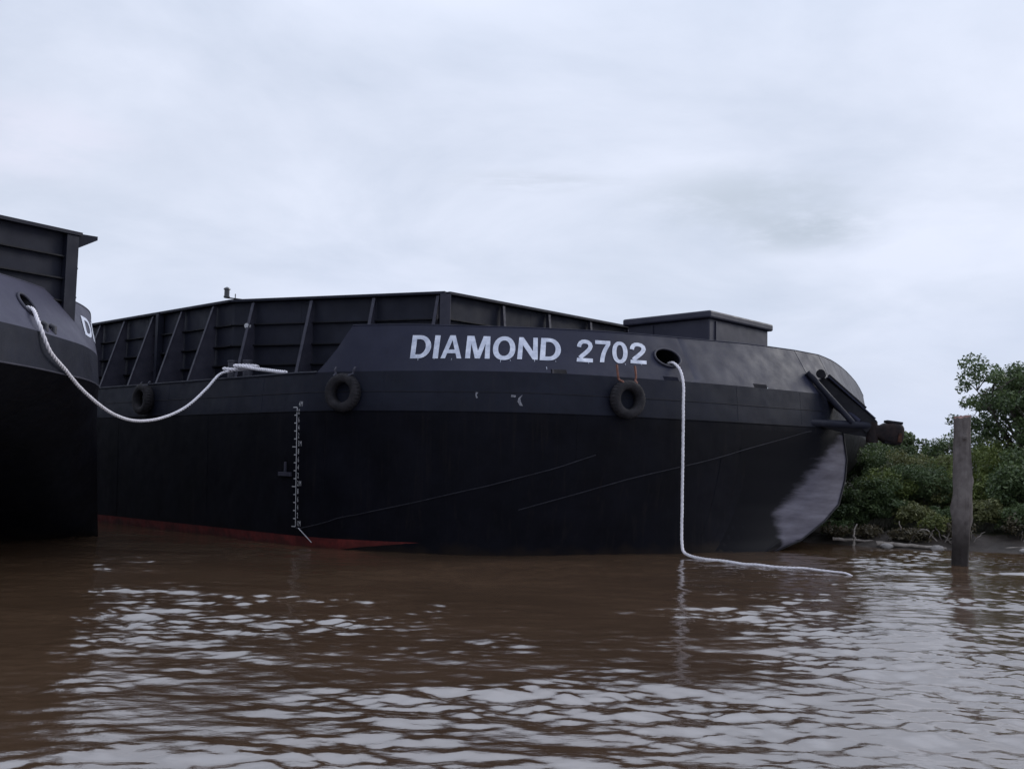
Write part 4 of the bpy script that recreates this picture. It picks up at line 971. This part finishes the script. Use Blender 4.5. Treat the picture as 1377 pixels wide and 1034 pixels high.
for x_b, y_b, h_b, s_b, lb in ((15.1, 29.4, 1.0, 0.8, 'low dark shrub hugging the mud just right of the pile'), (16.5, 29.3, 1.1, 0.9, 'low spreading shrub at the right edge by the mud'), (11.3, 34.2, 1.25, 0.8, 'shaded shrub beneath the bow overhang, behind the upright stick'),
                           (12.2, 37.8, 1.3, 0.9, 'shrub deep in the shade behind the barge stem'), (10.5, 31.4, 0.8, 0.6, 'small dark bush against the foot of the barge stem'), (9.4, 31.6, 0.55, 0.55, 'low dark scrub on the mud under the bow rake'), (12.9, 40.5, 1.7, 1.0, 'shrub seen through the gap under the far side of the bow')):
    tree('mangrove_shrub', x_b, y_b, 0.25, h_b, s_b, lb, 'shrub', G_S, LEAF_DARK, int(x_b*100), 4500, 0.09, 3, (0, 0), 0.1, 0.36, 44, 0.016, 0.7)
# low plants on the mud edge
for xx, yy, hh, sp, lb, mt_, sd in ((12.35, 29.5, 0.75, 0.42, 'small yellowish bush on the mud left of the pile', LEAF_YEL, 401), (11.95, 29.3, 0.42, 0.40, 'dry brown scrub beside the small yellowish bush', LEAF_BRN, 402),
                                (13.05, 29.3, 0.6, 0.42, 'drab olive tuft close to the foot of the pile', LEAF_BRN, 403), (14.7, 28.9, 0.85, 0.5, 'dull leafy plant right of the pile at the mud edge', LEAF_BRN, 404),
                                (16.0, 28.9, 0.9, 0.5, 'yellow green plant far right on the mud edge', LEAF_YEL, 405), (9.95, 30.6, 0.5, 0.4, 'low dark plant nearest the barge stem', LEAF_DARK, 406), (10.6, 29.9, 0.4, 0.45, 'low dry scrub around the pale dead stick', LEAF_BRN, 407), (9.75, 30.2, 0.38, 0.42, 'dry scrub spilling over the mud right at the barge stem', LEAF_BRN, 408), (11.35, 29.25, 0.35, 0.4, 'brown scrub above the long flat log', LEAF_BRN, 409)):
    tree('bank_plant', xx, yy, 0.12, hh, sp, lb, 'plant', G_B, mt_, sd, 700, 0.10, 4, (0, 0), 0.2, 0.5, 20, 0.02)
# driftwood
def stick(pts, r, label, name='driftwood_branch', mat=None, group='driftwood on the mud'):
    P = crv(pts, 4); b = MB(); b.tube([p+Vector((0.02*math.sin(i*1.7), 0, 0.012*math.sin(i*2.3))) for i, p in enumerate(P)], [r*(1-0.6*i/len(P)) for i in range(len(P))], 7)
    return tag(b.build(name, mat or DRIFT, smooth=60), label, 'driftwood', group)
stick([(9.98, 29.35, 0.0), (10.02, 29.32, 0.2), (10.0, 29.36, 0.33), (10.10, 29.4, 0.62)], 0.04, 'pale dead stick standing upright in the mud near the bow')
stick([(10.5, 28.95, 0.10), (11.1, 28.85, 0.09), (11.8, 28.6, 0.06), (12.3, 28.5, 0.03)], 0.075, 'long pale log lying flat along the waterline', 'driftwood_log')
stick([(9.5, 29.7, 0.16), (10.2, 29.6, 0.14), (10.9, 29.5, 0.12)], 0.05, 'thin grey branch lying on the mud behind the upright stick')
stick([(11.6, 29.25, 0.12), (11.75, 29.1, 0.42), (12.0, 29.1, 0.52), (12.25, 29.0, 0.2)], 0.035, 'bent dead branch arching over the mud')
stick([(12.6, 29.3, 0.1), (12.75, 29.15, 0.48), (12.9, 29.1, 0.60), (13.0, 29.05, 0.3)], 0.03, 'crooked twig rising beside the pile')
stick([(11.35, 29.5, 0.1), (11.3, 29.2, 0.5), (11.22, 29.1, 0.75)], 0.03, 'short leaning twig above the flat log')
stick([(13.9, 28.3, 0.05), (14.6, 28.1, 0.12), (15.3, 28.0, 0.05)], 0.07, 'grey log on the mud right of the pile', 'driftwood_log')
for k in range(16):
    q = random.Random(900+k); x = q.uniform(11.0, 13.4) if k < 11 else q.uniform(14.2, 16.4); y = 29.15+q.uniform(-0.2, 0.25)-(0.5 if k >= 11 else 0); a = q.uniform(-1.2, 1.2)
    L = q.uniform(0.35, 0.8); hgt = q.uniform(0.05, 0.5)
    stick([(x, y, 0.10), (x+0.5*L*math.sin(a), y-0.1, 0.14+hgt*0.6), (x+L*math.sin(a), y-0.12+q.uniform(-.1, .1), 0.14+hgt)], q.uniform(0.012, 0.022), 'thin grey twig in the tangle of dead branches on the mud', 'driftwood_branch', DRIFT, 'tangle of dead twigs on the mud')
for x, y, s, lb in ((12.0, 28.35, 0.13, 'pale stone at the water edge left of the pile'), (14.2, 27.85, 0.11, 'grey stone at the water edge right of the pile'), (10.75, 28.8, 0.12, 'stone lying beside the flat log')):
    b = MB(); rw = []
    for i in range(9):
        th = math.pi*i/8; rw.append([])
        for k in range(13):
            a = 2*math.pi*(k % 12)/12; d = Vector((math.sin(th)*math.cos(a), math.sin(th)*math.sin(a), math.cos(th)))
            rw[-1].append(Vector((x, y, 0.05))+Vector((d.x*1.5, d.y, d.z*0.75))*s*(1+0.35*noise.noise(d*1.6+Vector((x, y, 0)))))
    b.grid(rw); tag(b.build('stone', STONE, smooth=50), lb, 'stone', 'stones at the water edge')
